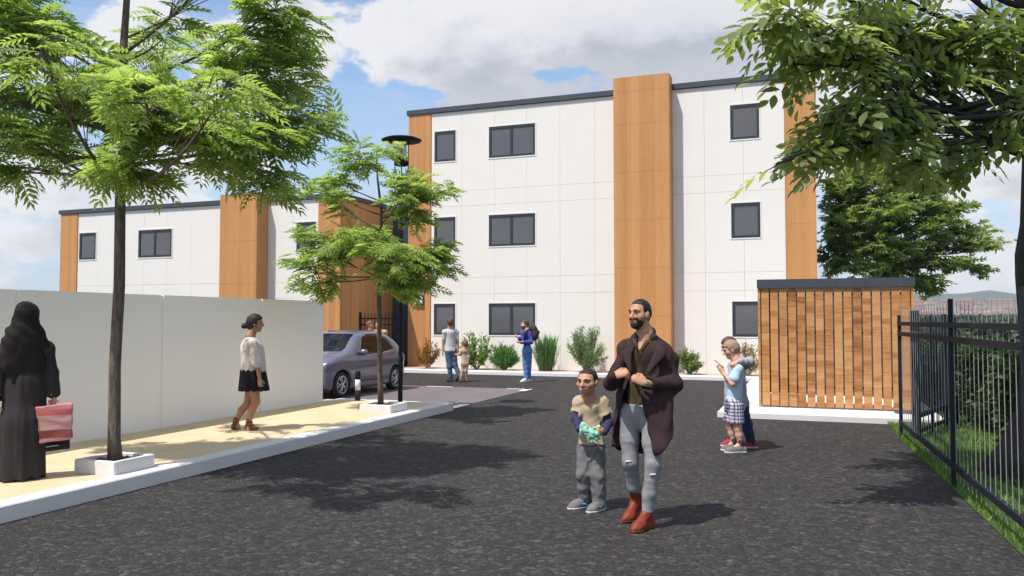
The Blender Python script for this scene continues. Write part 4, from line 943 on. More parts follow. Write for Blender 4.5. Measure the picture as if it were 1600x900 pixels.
# ---- man in the long coat
def man():
    Q = Person('tall bearded man walking in a long plum coat, ripped pale jeans and rust boots', (-1.385, 6.60), (993, 812), .00519, .0065, 'brown', (-.62, -.78, .02), 1.0); p = Q.p
    Q.head(p(1001, 485, -.02), p(1010, 517, .02))
    shA, shB = p(981, 543, .06), p(1033, 545, -.03); hipA, hipB = p(984, 640, .04), p(1017, 641, -.04)
    Q.torso(shA, shB, hipA, hipB, (-.35, -.94, 0))
    elA, elB = p(957, 593, -.04), p(1055, 594, -.06); wrA, wrB = p(961, 579, -.255), p(1010, 590, -.275)
    Q.limb([shA, elA, wrA], [.052, .042, .028]); Q.limb([shB, elB, wrB], [.052, .042, .028])
    Q.hand(wrA, p(972, 576, -.27)-wrA, (.25, .75, -.6), 1.15, 1, 1.05); Q.hand(wrB, p(992, 582, -.27)-wrB, (-.1, .85, -.5), 1.1, -1, 1.05)
    knA, anA, toA = p(985, 717, -.01), p(994, 782, .12), p(974, 797, -.02); knB, anB, toB = p(1020, 716, -.16), p(1011, 800, -.12), p(984, 819, -.25)
    anA = AR((anA[0], .12, .14)); toA = AR((p(974, 0)[0], -.04, .004)); anB = AR((p(1010, 0)[0], -.16, .11)); toB = AR((p(988, 0)[0], -.34, 0))
    Q.limb([hipA, knA, anA], [.088, .058, .030]); Q.limb([hipB, knB, anB], [.088, .058, .030]); Q.foot(anA, toA, .85); Q.foot(anB, toB, .85)
    Q.done()
    F = Field(.0075); Q.torso_to(F, .014); F.cone(Q.sh[0], elA, .058, .05); F.cone(Q.sh[1], elB, .058, .05); F.half(p(1000, 640), (0, 0, -1))
    c0 = p(1004, 531, -.10); F.cut(lambda P: -(np.maximum(np.abs(P[..., 0]-c0[0]+.02)*1.9-(P[..., 2]-c0[2]+.055), P[..., 1]-.06)), .006); F.half(p(0, 523), (0, 0, 1)); F.wrinkle(.004, 38, (1, 1, .6), 5)
    Q.wear('shirt', F, C_['olive_shirt'])
    col = MB()
    for q in (-1, 1): col.tube([p(1005+q*15, 524, .0), p(1003+q*9, 530, -.07), p(1000+q*3.5, 541, -.105)], [.010, .013, .005], 6)
    Q.att(col.build('shirt_collar', C_['olive_shirt'], None, True)); Q.root.children
    F = Field(.0075); hw = (hipA+hipB)/2
    Q.limb([hipA, knA*.55+hipA*.45, knA, knA*.4+anA*.6, anA-AR((0, 0, .0))], [.092, .076, .063, .054, .050], F, .0, .03); Q.limb([hipB, knB*.55+hipB*.45, knB, knB*.4+anB*.6, anB], [.092, .076, .063, .054, .050], F, .0, .03)
    F.cone(hw+AR((0, 0, .12)), hw, .135, .145, .04, (Q.fwd, 1.4)); cz = p(0, 768)[2]
    F.cut(lambda P: np.where(P[..., 0] < p(1001, 0)[0], p(0, 768)[2], p(0, 787)[2])-P[..., 2]-.2*0, .004); F.half(p(0, 626), (0, 0, 1)); F.wrinkle(.0018, 46, (1, 1, 1.8), 11)
    j = Q.wear('jeans', F, C_['pale_jeans'])
    for (x, y, d, w) in ((982, 714, -.078, .020), (1019, 728, -.225, .019)):
        c = p(x, y, d); Q.att(link('knee_rip', (lambda f: f.mesh('rip'))(Field(.004).cone(c-AR((w, 0, .002)), c+AR((w, -.004, .003)), .007, .006, .004).cone(c-AR((w*.8, .0, .010)), c+AR((w*.7, 0, -.008)), .003, .003, .004)), C_['sole'], None))
    for an, to in ((anA, toA), (anB, toB)):
        F = Field(.006); Q.foot(an, to, 1.0, F, .004); kn_ = knA if an is anA else knB; F.cone(an+(kn_-an)*.34, an, .046, .044, .02); F.half((0, 0, .014), (0, 0, -1)); F.half((0, 0, .25 if an is anA else .165), (0, 0, 1)); F.wrinkle(.002, 70, (1, 1, 1), 2); bt = Q.wear('boot', F, C_['boot_leather'])
        F = Field(.006); Q.foot(an, to, 1.0, F, .009); F.half((0, 0, .02), (0, 0, 1)); Q.wear('boot_sole', F, C_['tan_leather'])
        d = nrm((to-an)*AR((1, 1, 0))); la = MB(); pt = an+d*.075; la.tube([AR((pt[0], pt[1], .085))+AR((d[1], -d[0], 0))*.025, AR((pt[0], pt[1], .09)), AR((pt[0], pt[1], .085))-AR((d[1], -d[0], 0))*.025], .006, 5); pt2 = pt+d*.02
        la.tube([AR((pt2[0], pt2[1], .073))+AR((d[1], -d[0], 0))*.02, AR((pt2[0], pt2[1], .079)), AR((pt2[0], pt2[1], .073))-AR((d[1], -d[0], 0))*.02], .005, 5); Q.att(la.build('laces', C_['brown_shoe'], None, True))
    # coat
    F = Field(.0075); Q.torso_to(F, .030, 1.0, 1.12); hc = (hipA+hipB)/2+AR((0, .02, 0))
    F.cone(hc+AR((.0, 0, .10)), hc+AR((.01, .02, -.34)), .205, .258, .06, (Q.fwd, 1.28))
    F.cone(p(1031, 600, -.08), p(1034, 690, -.20), .105, .085, .06, ((0, -1, 0), 1.3)); F.cone(p(1042, 560, .0), p(1040, 600, .0), .10, .10, .05)
    F.cone(p(1020, 521, .02), p(1036, 541, -.02), .046, .058, .04); F.cone(p(995, 525, .05), p(979, 541, .05), .040, .055, .04)
    Q.limb([shA, elA, wrA-nrm(wrA-elA)*.0], [.066, .060, .044], F, .0, .03); Q.limb([shB, elB, wrB], [.068, .062, .046], F, .0, .03)
    eA = p(966, 0)[0]
    zL = [p(0, y)[2] for y in (700, 660, 620, 590, 560, 540, 520)]; xl = [p(x, 0)[0] for x in (954, 961, 972, 981, 987, 992, 997)]; xr = [p(x, 0)[0] for x in (1020, 1012, 1004, 1001, 1003, 1010, 1020)]
    def opening(P):
        z = P[..., 2]; a = np.interp(z, zL, xl); b = np.interp(z, zL, xr); lim = np.where(z > p(0, 580)[2], .01, .055)
        return -np.maximum(np.maximum(a-P[..., 0], P[..., 0]-b), P[..., 1]-lim)
    F.cut(opening, .008)
    hx = [p(x, 0)[0] for x in (940, 956, 985, 1019, 1034, 1052, 1070)]; hz = [p(0, y)[2] for y in (676, 692, 692, 702, 694, 668, 640)]
    F.cut(lambda P: np.interp(P[..., 0], hx, hz)-P[..., 2]-.35*np.maximum(P[..., 1]-.02, 0), .006)
    nk = Q.neck; F.cut(lambda P: .060-np.sqrt((P[..., 0]-nk[0])**2+(P[..., 1]-nk[1]+.015)**2)-.35*np.maximum(nk[2]-.02-P[..., 2], 0), .006)
    F.cut(lambda P: np.minimum(.045-np.sqrt(((P-wrA)**2).sum(-1)), 1), .006); F.cut(lambda P: np.minimum(.05-np.sqrt(((P-wrB)**2).sum(-1)), 1), .006)
    F.wrinkle(.006, 26, (1, 1, .8), 21); Q.wear('coat', F, C_['plum_wool'])
    # lapels and collar as folded cloth
    F = Field(.006); fl = ((-.2, -.95, .25), 3.6)
    F.cone(p(1019, 524, -.03), p(1031, 545, -.155), .030, .046, .02, fl); F.cone(p(1031, 545, -.155), p(1010, 577, -.20), .046, .014, .02, fl); Q.wear('lapel', F, C_['plum_wool'])
    F = Field(.006); F.cone(p(992, 527, .0), p(980, 548, -.10), .026, .040, .02, fl); F.cone(p(980, 548, -.10), p(986, 572, -.165), .040, .012, .02, fl); Q.wear('lapel', F, C_['plum_wool'])
    F = Field(.006); F.cone(p(1022, 522, -.04), p(1018, 513, .05), .032, .038, .02); F.cone(p(1018, 513, .05), p(1004, 512, .10), .038, .036, .02); F.cone(p(1004, 512, .10), p(992, 522, .03), .034, .028, .02); F.cut(lambda P: .056-np.sqrt((P[..., 0]-nk[0])**2+(P[..., 1]-nk[1]+.015)**2), .006); Q.wear('collar', F, C_['plum_wool'])
    # beard, hair, watch
    F = Field(.005); A = Q.A(); F.ell(Q.hp(0, .030, -.036), AR((.063, .067, .088)), A, .02); F.ell(Q.hp(0, .060, -.094), AR((.034, .031, .026)), A, .02); c, f, u, r = Q.c, Q.f, Q.u, Q.r
    F.cut(lambda P: (P-c)@u+.030-.35*np.maximum(np.abs((P-c)@r)-.028, 0)*2.2, .006); F.cut(lambda P: -((P-c)@f)-.012, .01); F.cut(lambda P: .0155-np.sqrt((((P-c)@r)*.50)**2+((P-c)@u+.062)**2)-10*np.maximum(.05-(P-c)@f, 0), .004)
    F.cut(lambda P: .012-np.sqrt((((P-c)@r)*.75)**2+((P-c)@u+.030)**2)-10*np.maximum(.05-(P-c)@f, 0), .004); F.wrinkle(.0012, 160, (1, 1, 1), 4); Q.wear('beard', F, HAIR['black'])
    Q.hair(HAIR['black'], .0035, .072, .036, -.06, .0)
    w = nrm(wrB-elB); Q.att(link('wristwatch', Field(.005).cone(wrB-w*.004, wrB+w*.012, .0285, .0285, .004).ell(wrB+AR((.004, -.029, .004)), (.010, .006, .010), None, .004).mesh('watch'), C_['steel'], None))
man()

# ---- smiling boy holding a mint soft toy
def boy():
    Q = Person('smiling young boy in a beige tee over navy sleeves beside the coated man', (-1.86, 6.95), (922, 789), .0056, .0065, 'warm', (-.42, -.90, -.02), 1.0); p = Q.p; Q.k = .72
    Q.r = Q.r*1.12; Q.u = Q.u*.90; Q.head(p(918, 591, -.04), p(921, 618, .0), True, False); sA, sB = p(906, 624, .03), p(941, 624, -.0); hA, hB = p(914, 692, .02), p(933, 692, -.01)
    Q.torso(sA, sB, hA, hB, (-.25, -.97, 0))
    eA, eB = p(901, 650, .0), p(951, 655, -.02); wA, wB = p(905, 662, -.14), p(944, 666, -.15)
    Q.limb([sA, eA, wA], [.036, .030, .022]); Q.limb([sB, eB, wB], [.036, .030, .022]); Q.hand(wA, p(913, 664, -.19)-wA, (.6, .5, 0), .9, 1, .72); Q.hand(wB, p(934, 664, -.19)-wB, (-.6, .6, 0), .9, -1, .72)
    kA, aA = p(912, 735, -.03), AR((p(914, 0)[0], .03, .075)); kB, aB = p(934, 737, -.06), AR((p(936, 0)[0], -.06, .07)); tA, tB = AR((p(889, 0)[0], -.07, 0)), AR((p(919, 0)[0], -.19, 0))
    Q.limb([hA, kA, aA], [.062, .045, .032]); Q.limb([hB, kB, aB], [.062, .045, .032]); Q.foot(aA, tA, .78); Q.foot(aB, tB, .78); Q.done()
    F = Field(.0065); Q.torso_to(F, .014, 1.0, 1.12, .034, .03); Q.limb([sA, sA*.35+eA*.65], [.056, .062], F); Q.limb([sB, sB*.35+eB*.65], [.056, .062], F); F.half(p(0, 688), (0, 0, -1)); nk = Q.neck
    for s_, e_ in ((sA, eA), (sB, eB)):
        d = nrm(e_-s_); q = s_+d*np.linalg.norm(e_-s_)*.62; F.cut(lambda P, q=q, d=d, s_=s_: np.minimum((P-q)@d, np.abs(P[..., 0]-(sA[0]+sB[0])/2)-.105), .004)
    F.cut(lambda P: .036-np.sqrt((P[..., 0]-nk[0])**2+(P[..., 1]-nk[1]+.02)**2)-.4*np.maximum(nk[2]-.012-P[..., 2], 0), .004); F.wrinkle(.004, 42, (1, 1, .7), 6); Q.wear('t_shirt', F, C_['beige_knit'])
    F = Field(.006); Q.limb([sA, eA, wA], [.044, .040, .030], F); Q.limb([sB, eB, wB], [.044, .040, .030], F); F.cut(lambda P: .018-np.minimum(np.sqrt(((P-wA)**2).sum(-1)), np.sqrt(((P-wB)**2).sum(-1))), .004); F.wrinkle(.003, 50, (1, 1, 1), 8); Q.wear('sleeves', F, C_['navy_jersey'])
    F = Field(.0065); Q.limb([hA, kA, kA*.5+aA*.5, aA-AR((0, 0, .02))], [.074, .064, .060, .058], F); Q.limb([hB, kB, kB*.5+aB*.5, aB-AR((0, 0, .02))], [.074, .064, .060, .058], F); m = (hA+hB)/2; F.cone(m+AR((0, 0, .06)), m, .10, .105, .03, (Q.fwd, 1.3)); F.half((0, 0, .052), (0, 0, -1)); F.half(p(0, 684), (0, 0, 1)); F.wrinkle(.0035, 46, (.8, .8, 1.7), 15); Q.wear('trousers', F, C_['grey_trousers'])
    for a_, t_ in ((aA, tA), (aB, tB)):
        F = Field(.005); Q.foot(a_, t_, .88, F, .008); F.half((0, 0, .018), (0, 0, -1)); F.half((0, 0, .085), (0, 0, 1)); sh = Q.wear('shoe', F, C_['grey_suede']); F = Field(.005); Q.foot(a_, t_, .88, F, .012); F.half((0, 0, .022), (0, 0, 1)); Q.wear('shoe_sole', F, C_['sole'])
        d = nrm((t_-a_)*AR((1, 1, 0))); sd = AR((-d[1], d[0], 0)); sd = sd if sd[1] < 0 else -sd; st = MB(); c = a_+d*.02+sd*.040; st.tube([AR((c[0], c[1], .03))-d*.06, AR((c[0], c[1], .040))+d*.0, AR((c[0], c[1], .052))+d*.045], [.010, .012, .004], 6); Q.att(st.build('shoe_stripe', C_['blue_stripe'], None, True))
    Q.hair(HAIR['black'], .004, .076, .034, -.06, .01)
    sm = MB().tube([Q.hp(-.030, .085, -.050), Q.hp(-.015, .0985, -.0625), Q.hp(0, .1005, -.065), Q.hp(.015, .0985, -.0625), Q.hp(.030, .085, -.050)], [.001, .0028, .0032, .0028, .001], 6); Q.att(sm.build('teeth', M['teeth'], None, True))
    F = Field(.006); q = lambda x, y, d=-.175: p(x, y, d)
    F.cone(q(912, 656), q(918, 666), .030, .034, .012).cone(q(918, 664), q(931, 668, -.185), .032, .034, .012).cone(q(926, 670, -.19), q(936, 678, -.18), .026, .016, .01).cone(q(920, 672, -.19), q(925, 681, -.18), .020, .014, .008).cone(q(910, 660), q(908, 668), .02, .014, .01).cone(q(930, 660), q(936, 657, -.17), .020, .012, .008); F.wrinkle(.005, 95, (1, 1, 1), 9)
    toy = empty('soft_toy', Q.pos, Q.root.rotation_euler.z, 'crumpled mint green soft toy held at the waist by the smiling boy', 'toy'); link('fabric_body', F.mesh('toy'), C_['mint_fabric'], toy)
boy()

# ---- woman in black robe with bags
def robed():
    Q = Person('woman seen from behind in a black robe and headscarf carrying shopping bags', (-7.10, 5.672), (40, 745), .00612, .008, 'light', (.35, .93, 0), 1., .137); p = Q.p
    Q.head(p(40, 492, 0), p(42, 525, .0), False); sA, sB = p(15, 545, .03), p(67, 544, -.02); hA, hB = p(30, 640), p(54, 640); Q.torso(sA, sB, hA, hB, (.3, .95, 0), .9)
    eA, eB = p(6, 588, .03), p(76, 582, .0); wA, wB = p(4, 614, -.03), p(80, 613, -.04); Q.limb([sA, eA, wA], [.048, .038, .026]); Q.limb([sB, eB, wB], [.048, .038, .026]); Q.hand(wA, AR((0, -.0, -1)), (1, 0, 0), .5, 1, .95); Q.hand(wB, AR((.1, 0, -1)), (-1, .1, 0), 1.2, 1, .95)
    kA, kB = p(30, 690), p(54, 690); aA, aB = AR((p(28, 0)[0], 0, .08)), AR((p(54, 0)[0], .03, .08)); Q.limb([hA, kA, aA], [.08, .055, .036]); Q.limb([hB, kB, aB], [.08, .055, .036]); Q.foot(aA, aA+AR((.05, .16, -.08))); Q.foot(aB, aB+AR((.08, .16, -.08))); Q.done()
    F = Field(.009); Q.torso_to(F, .03); m = p(41, 560); F.cone(p(41, 600), p(40, 660), .165, .185, .08, ((0, 1, 0), 1.25)); F.cone(p(40, 660), p(36, 750), .185, .215, .08, ((0, 1, 0), 1.1)); Q.limb([sA, eA, wA], [.075, .066, .058], F); Q.limb([sB, eB, wB], [.075, .066, .058], F)
    F.cut(lambda P: .05-np.minimum(np.sqrt(((P-wA)**2).sum(-1)), np.sqrt(((P-wB)**2).sum(-1))), .004)
    F.cut(lambda P: .012+.02*(np.sin(P[..., 0]*22)+1)*.3-P[..., 2], .004); z1 = p(0, 590)[2]
    F.ops.append(('w', lambda P: .010*np.clip((z1-P[..., 2])/.8, 0, 1)*np.sin(np.arctan2(P[..., 1], P[..., 0])*9+P[..., 2]*2.2), None, None, 0)); F.wrinkle(.004, 22, (1, 1, .5), 3); Q.wear('robe', F, C_['abaya'])
    F = Field(.008); A = Q.A(); F.ell(Q.hp(0, -.014, .03), AR((.094, .118, .115)), A, .02); F.cone(p(42, 495), p(38, 535), .10, .13, .06, ((0, 1, 0), 1.0)); F.cone(sA+AR((.04, 0, .03)), sB+AR((-.04, 0, .03)), .085, .085, .07); F.cone(p(38, 530, -.06), p(28, 592, -.10), .16, .035, .07, ((0, 1, 0), 2.2)); F.cone(p(44, 530, -.06), p(54, 572, -.10), .15, .07, .06, ((0, 1, 0), 2.2)); F.cone(p(30, 520, -.02), p(20, 565, -.02), .10, .10, .06); F.cone(p(30, 500, -.05), p(20, 548, -.07), .04, .03, .05)
    F.cone(p(54, 545), p(66, 562), .10, .07, .06)
    c, f = Q.c, Q.f; F.cut(lambda P: np.minimum(.085-np.sqrt((((P-c)@Q.r))**2+(((P-c)@Q.u)*.8)**2), (P-c)@f-.06), .01)
    F.ops.append(('w', lambda P: .006*np.sin(P[..., 0]*40+P[..., 2]*34+2*np.sin(P[..., 2]*9)), None, None, 0)); F.wrinkle(.005, 24, (1, 1, 1), 8); Q.wear('headscarf', F, C_['hijab'])
    return Q, wB
RQ, RW = robed()
def bags():
    p = RQ.p; rz = RQ.root.rotation_euler.z
    m, nt, pb, o = new_mat('red_striped_weave'); pb.inputs['Roughness'].default_value = .8; s = nt.nodes.new('ShaderNodeSeparateXYZ'); nt.links.new(coords(nt, 'Object'), s.inputs[0])
    zf = nt.nodes.new('ShaderNodeMapRange'); nt.links.new(s.outputs[2], zf.inputs[0]); zf.inputs[1].default_value = -.19; zf.inputs[2].default_value = .17; fl = tnoise(nt, coords(nt, 'Object', (1, 1, 1)), 120, 3); xs_ = mathn(nt, 'ABSOLUTE', mathn(nt, 'ADD', s.outputs[0], -.02)); cb = ramp(nt, mathn(nt, 'ADD', zf.outputs[0], mathn(nt, 'MULTIPLY', fl, .03)), [(0, (.44, .20, .18)), (.14, (.44, .20, .18)), (.16, (.21, .014, .011)), (.36, (.21, .014, .011)), (.38, (.46, .23, .21)), (.74, (.48, .25, .23)), (.76, (.46, .06, .05)), (.90, (.50, .08, .07)), (.92, (.62, .22, .21))])
    for e in [n for n in nt.nodes if n.type == 'VALTORGB']: e.color_ramp.interpolation = 'LINEAR'
    wv = mathn(nt, 'MULTIPLY', mathn(nt, 'SINE', mathn(nt, 'MULTIPLY', s.outputs[0], 700)), mathn(nt, 'SINE', mathn(nt, 'MULTIPLY', s.outputs[2], 700)))
    nt.links.new(mixn(nt, mathn(nt, 'MULTIPLY', fl, .18), cb, (.75, .5, .48)), pb.inputs['Base Color']); bump(nt, pb, wv, .3, .003)
    def bag(name, label, c, w, h, d, tilt, m_, lean):
        g = empty(name, RQ.pos, rz, label, 'bag'); c = np.asarray(c)
        F = Field(.008); cr = .012
        ct, st = math.cos(tilt), math.sin(tilt)
        def fn(P):
            q = P-c; x = q[..., 0]*ct+q[..., 2]*st; z = -q[..., 0]*st+q[..., 2]*ct; y = q[..., 1]
            ww = w/2+.02*(z/h); dd = d/2*(1-.35*(z/h+.5)); e = np.stack([np.abs(x)-ww+cr, np.abs(y)-dd+cr, np.abs(z)-h/2+cr], -1)
            return np.sqrt((np.maximum(e, 0)**2).sum(-1))+np.minimum(e.max(-1), 0)-cr
        F.ops.append(('u', fn, c-AR((w, d, h))*.62, c+AR((w, d, h))*.62, .001)); F.wrinkle(.004, 30, (1, 1, 1), 4)
        me = F.mesh('bag'); bo_ = link('body', me, m_, g); bo_.location = c
        co = np.zeros(len(me.vertices)*3, np.float32); me.vertices.foreach_get('co', co); me.vertices.foreach_set('co', (co.reshape(-1, 3)-c).astype(np.float32).ravel())
        hh = RW+AR((.005, .0, -.085))
        for y in (-d*.25, d*.25):
            t = c+AR((-st*h/2, y, ct*h/2)); MB().tube([t+AR((-w*.18, 0, -.01)), hh*.5+t*.5+AR((-w*.12, 0, .02)), hh+AR((0, y*.3, 0)), hh*.5+t*.5+AR((w*.12, 0, .02)), t+AR((w*.18, 0, -.01))], .006, 6).build('handle', m_, g, True)
        return g, c
    bag('shopping_bag', 'red and pink striped shopping bag hanging from the hand of the robed woman', p(82, 659, -.10), .30, .345, .13, R(4), m, 0)
    CL('black_card', (.016, .016, .018), None, rough=.45)
    g, c = bag('shopping_bag', 'black shopping bag with small white print hanging behind the red striped bag', p(75, 682, .06), .36, .29, .13, R(3), C_['black_card'], 0)
    # a line of small white print near the lower edge of the black bag
    tx = MB(); r_ = np.random.default_rng(4); x = -.075
    while x < .075:
        w_ = r_.uniform(.006, .013); tx.box(x, x+w_*.7, -.0775, -.0755, -.100+x*.07, -.100+x*.07+r_.uniform(.007, .011)); x += w_
    o_ = tx.build('printed_lettering', C_['white_canvas'], g); o_.location = c; o_['kind'] = 'stuff'
bags()

# ---- woman in cream blouse
def blouse():
    Q = Person('woman in a cream blouse and short black skirt walking past the white wall', (-7.36, 9.22), (380, 670), .00878, .008, 'tan', (.985, -.1, -.05), .97, .137); p = Q.p; Q.k = .88
    Q.head(p(394, 503, 0), p(386, 524, .0), False); sA, sB = p(385, 535, .15), p(389, 536, -.15); hA, hB = p(390, 596, .08), p(392, 596, -.08); Q.torso(sA, sB, hA, hB, (.98, -.1, 0), .86, 1.1)
    eA, eB = p(383, 562, .19), p(397, 564, -.20); wA, wB = p(388, 588, .17), p(401, 589, -.20); Q.limb([sA, eA, wA], [.042, .034, .023]); Q.limb([sB, eB, wB], [.042, .034, .023]); Q.hand(wB, AR((.12, 0, -1)), (.2, .9, 0), .5, 1, .88); Q.hand(wA, AR((.12, 0, -1)), (.2, -.9, 0), .5, -1, .88)
    kB, aB = p(396, 626, -.07), p(386, 657, -.07); kA, aA = p(384, 629, .07), p(367, 655, .06)
    Q.limb([hB, kB, kB*.6+aB*.4+AR((-.018, 0, 0)), aB], [.085, .052, .052, .030]); Q.limb([hA, kA, kA*.6+aA*.4+AR((-.018, 0, 0)), aA], [.085, .052, .050, .030]); tB = AR((p(398, 0)[0], -.08, .0)); tA = AR((p(371, 0)[0], .06, .0)); Q.limb([aB, tB+AR((-.05, 0, .035)), tB+AR((0, 0, .022))], [.033, .034, .024]); Q.limb([aA, tA+AR((-.02, 0, .04)), tA+AR((0, 0, .022))], [.033, .034, .024]); Q.done()
    F = Field(.008); Q.torso_to(F, .025, 1.0, 1.25, .015, .05); F.cone(p(390, 545), p(393, 580), .15, .165, .05, ((0, 1, 0), 1.05)); Q.limb([sA, eA], [.062, .064], F); Q.limb([sB, eB], [.064, .068], F); nk = Q.neck
    F.cut(lambda P: p(0, 585)[2]+.06*np.clip((P[..., 0]-p(378, 0)[0])/.3, 0, 1)-P[..., 2], .004); F.cut(lambda P: .068-np.sqrt((P[..., 0]-nk[0])**2+(P[..., 1]-nk[1])**2)-.2*np.maximum(nk[2]-.02-P[..., 2], 0), .005); F.wrinkle(.006, 26, (1, 1, .7), 31); Q.wear('blouse', F, C_['cream_blouse'])
    F = Field(.008); F.cone(p(391, 578), p(393, 610), .165, .205, .03, ((0, 1, 0), .92)); F.half(p(0, 608), (0, 0, -1)); F.half(p(0, 576), (0, 0, 1)); c = p(393, 600); F.ops.append(('w', lambda P: .009*np.sin(np.arctan2(P[..., 1]-c[1], P[..., 0]-c[0])*13), None, None, 0)); Q.wear('skirt', F, C_['black_skirt'])
    for an, to, hl in ((aB, tB, p(379, 0)[0]), (aA, tA, p(360, 0)[0])):
        F = Field(.006); F.cone(an+AR((0, 0, .02)), an, .040, .039, .02); F.cone(an, to+AR((-.06, 0, .035)), .040, .040, .02); F.cone(to+AR((-.06, 0, .035)), to+AR((0, 0, .024)), .040, .027, .02); F.cone(an+AR((-.02, 0, -.02)), AR((an[0]-.055, an[1], .01 if an is aB else .06)), .024, .009, .02)
        F.ops.append(('w', lambda P: np.where(np.sin(P[..., 2]*150) > .55, .008, 0), None, None, 0)); F.half((0, 0, .004), (0, 0, -1)); Q.wear('strappy_heel', F, C_['tan_leather'])
    Q.hair(HAIR['black'], .018, .048, .028, -.085, -.055, lambda F: F.ell(Q.hp(0, -.150, -.045), AR((.048, .042, .044)), Q.A(), .015), wr=.002)
    ea = ball_mesh(Q.hp(.075, -.004, -.055), .009); link('earring', ea, C_['steel'], Q.root, True)
blouse()

def simple_clothes(Q, arms, legs, top, bottom, shoe, hem, waist, sleeve=1., res=.010, o=.014, short=None, neck=.055, tw=1.0):
    F = Field(res); Q.torso_to(F, o+.006, tw, 1.1, .022, .03)
    for a in arms:
        e = a[1] if sleeve >= .5 else a[0]+(a[1]-a[0])*sleeve*2; F.cone(a[0], e, .066*Q.k, .06*Q.k, .025)
        if sleeve > .5: F.cone(a[1], a[2], .056*Q.k, .044*Q.k, .025)
    F.half(Q.p(0, hem), (0, 0, -1)); nk = Q.neck; F.cut(lambda P: neck-np.sqrt((P[..., 0]-nk[0])**2+(P[..., 1]-nk[1])**2)-.3*np.maximum(nk[2]-.02-P[..., 2], 0), .005); F.wrinkle(.005, 26, (1, 1, .7), 3); Q.wear('top', F, top)
    F = Field(res); m = (Q.hip[0]+Q.hip[1])/2
    for h, k_, a in legs:
        if short: F.cone(h, k_, .098*Q.k, .088*Q.k, .03)
        else: F.cone(h, k_, .098*Q.k, .074*Q.k, .03); F.cone(k_, a, .074*Q.k, .058*Q.k, .03)
    F.cone(m+AR((0, 0, .10*Q.k)), m, .135*Q.k, .148*Q.k, .04, (Q.fwd, 1.3)); F.half(Q.p(0, waist), (0, 0, 1))
    if short: F.half(Q.p(0, short), (0, 0, -1))
    F.wrinkle(.005, 30, (1, 1, 1.2), 12); Q.wear('shorts' if short else 'trousers', F, bottom)
def shoe(Q, an, to, h, m, sole=None, res=.009):
    F = Field(res); Q.foot(an, to, h, F, .008)
    if sole: F.half((0, 0, to[2]+.018), (0, 0, -1))
    F.cut(lambda P: P[..., 2]-an[2]-.02, .004); Q.wear('shoe', F, m)
    if sole: F = Field(res); Q.foot(an, to, h, F, .013); F.half((0, 0, to[2]+.024), (0, 0, 1)); Q.wear('shoe_sole', F, sole)

# ---- man in grey tee with the child
def tee():
    Q = Person('man in a grey tee and blue jeans walking away holding the hand of a child', (-9.05, 19.75), (703, 597), .01702, .010, 'tan', (-.45, .88, 0), 1.); p = Q.p
    Q.head(p(698, 504, 0), p(699, 513, 0), False); sA, sB = p(690.5, 519, -.03), p(708, 519, .05); hA, hB = p(695.5, 549, 0), p(703.5, 549, .02); Q.torso(sA, sB, hA, hB, (-.3, .95, 0), .98)
    eA, eB = p(688.5, 535, .0), p(710.5, 535, .04); wA, wB = p(687.5, 548, -.04), p(711, 548.5, .0); kA, aA = p(698, 572, -.02), AR((p(700, 0)[0], .02, .09)); kB, aB = p(706, 570, .02), p(714, 588, -.05)
    Q.limb([sA, eA, wA], [.052, .042, .029]); Q.limb([sB, eB, wB], [.052, .042, .029]); Q.hand(wA, AR((-.1, 0, -1)), (1, 0, 0), .5, 1); Q.hand(wB, AR((.25, 0, -1)), (-.3, -1, 0), .8, 1)
    Q.limb([hA, kA, aA], [.088, .058, .038]); Q.limb([hB, kB, aB], [.088, .058, .038]); tA = AR((p(693, 0)[0], .12, 0)); tB = p(712, 595, .06); tB[2] = .02; Q.foot(aA, tA); Q.limb([aB, tB+AR((0, 0, .04))], [.036, .03]); Q.done()
    simple_clothes(Q, [(sA, eA, wA), (sB, eB, wB)], [(hA, kA, aA), (hB, kB, aB)], C_['grey_tee'], C_['dark_jeans'], None, 549, 540, .33, neck=.05)
    shoe(Q, aA, tA, 1.08, C_['brown_shoe']); F = Field(.009).cone(aB+AR((0, 0, .0)), tB+AR((.0, 0, .05)), .05, .045).cone(tB+AR((0, 0, .05)), tB+AR((-.06, .05, .02)), .045, .03); Q.wear('shoe', F, C_['brown_shoe'])
    Q.hair(HAIR['brown'], .016, .05, .04, -.085, -.03)
tee()
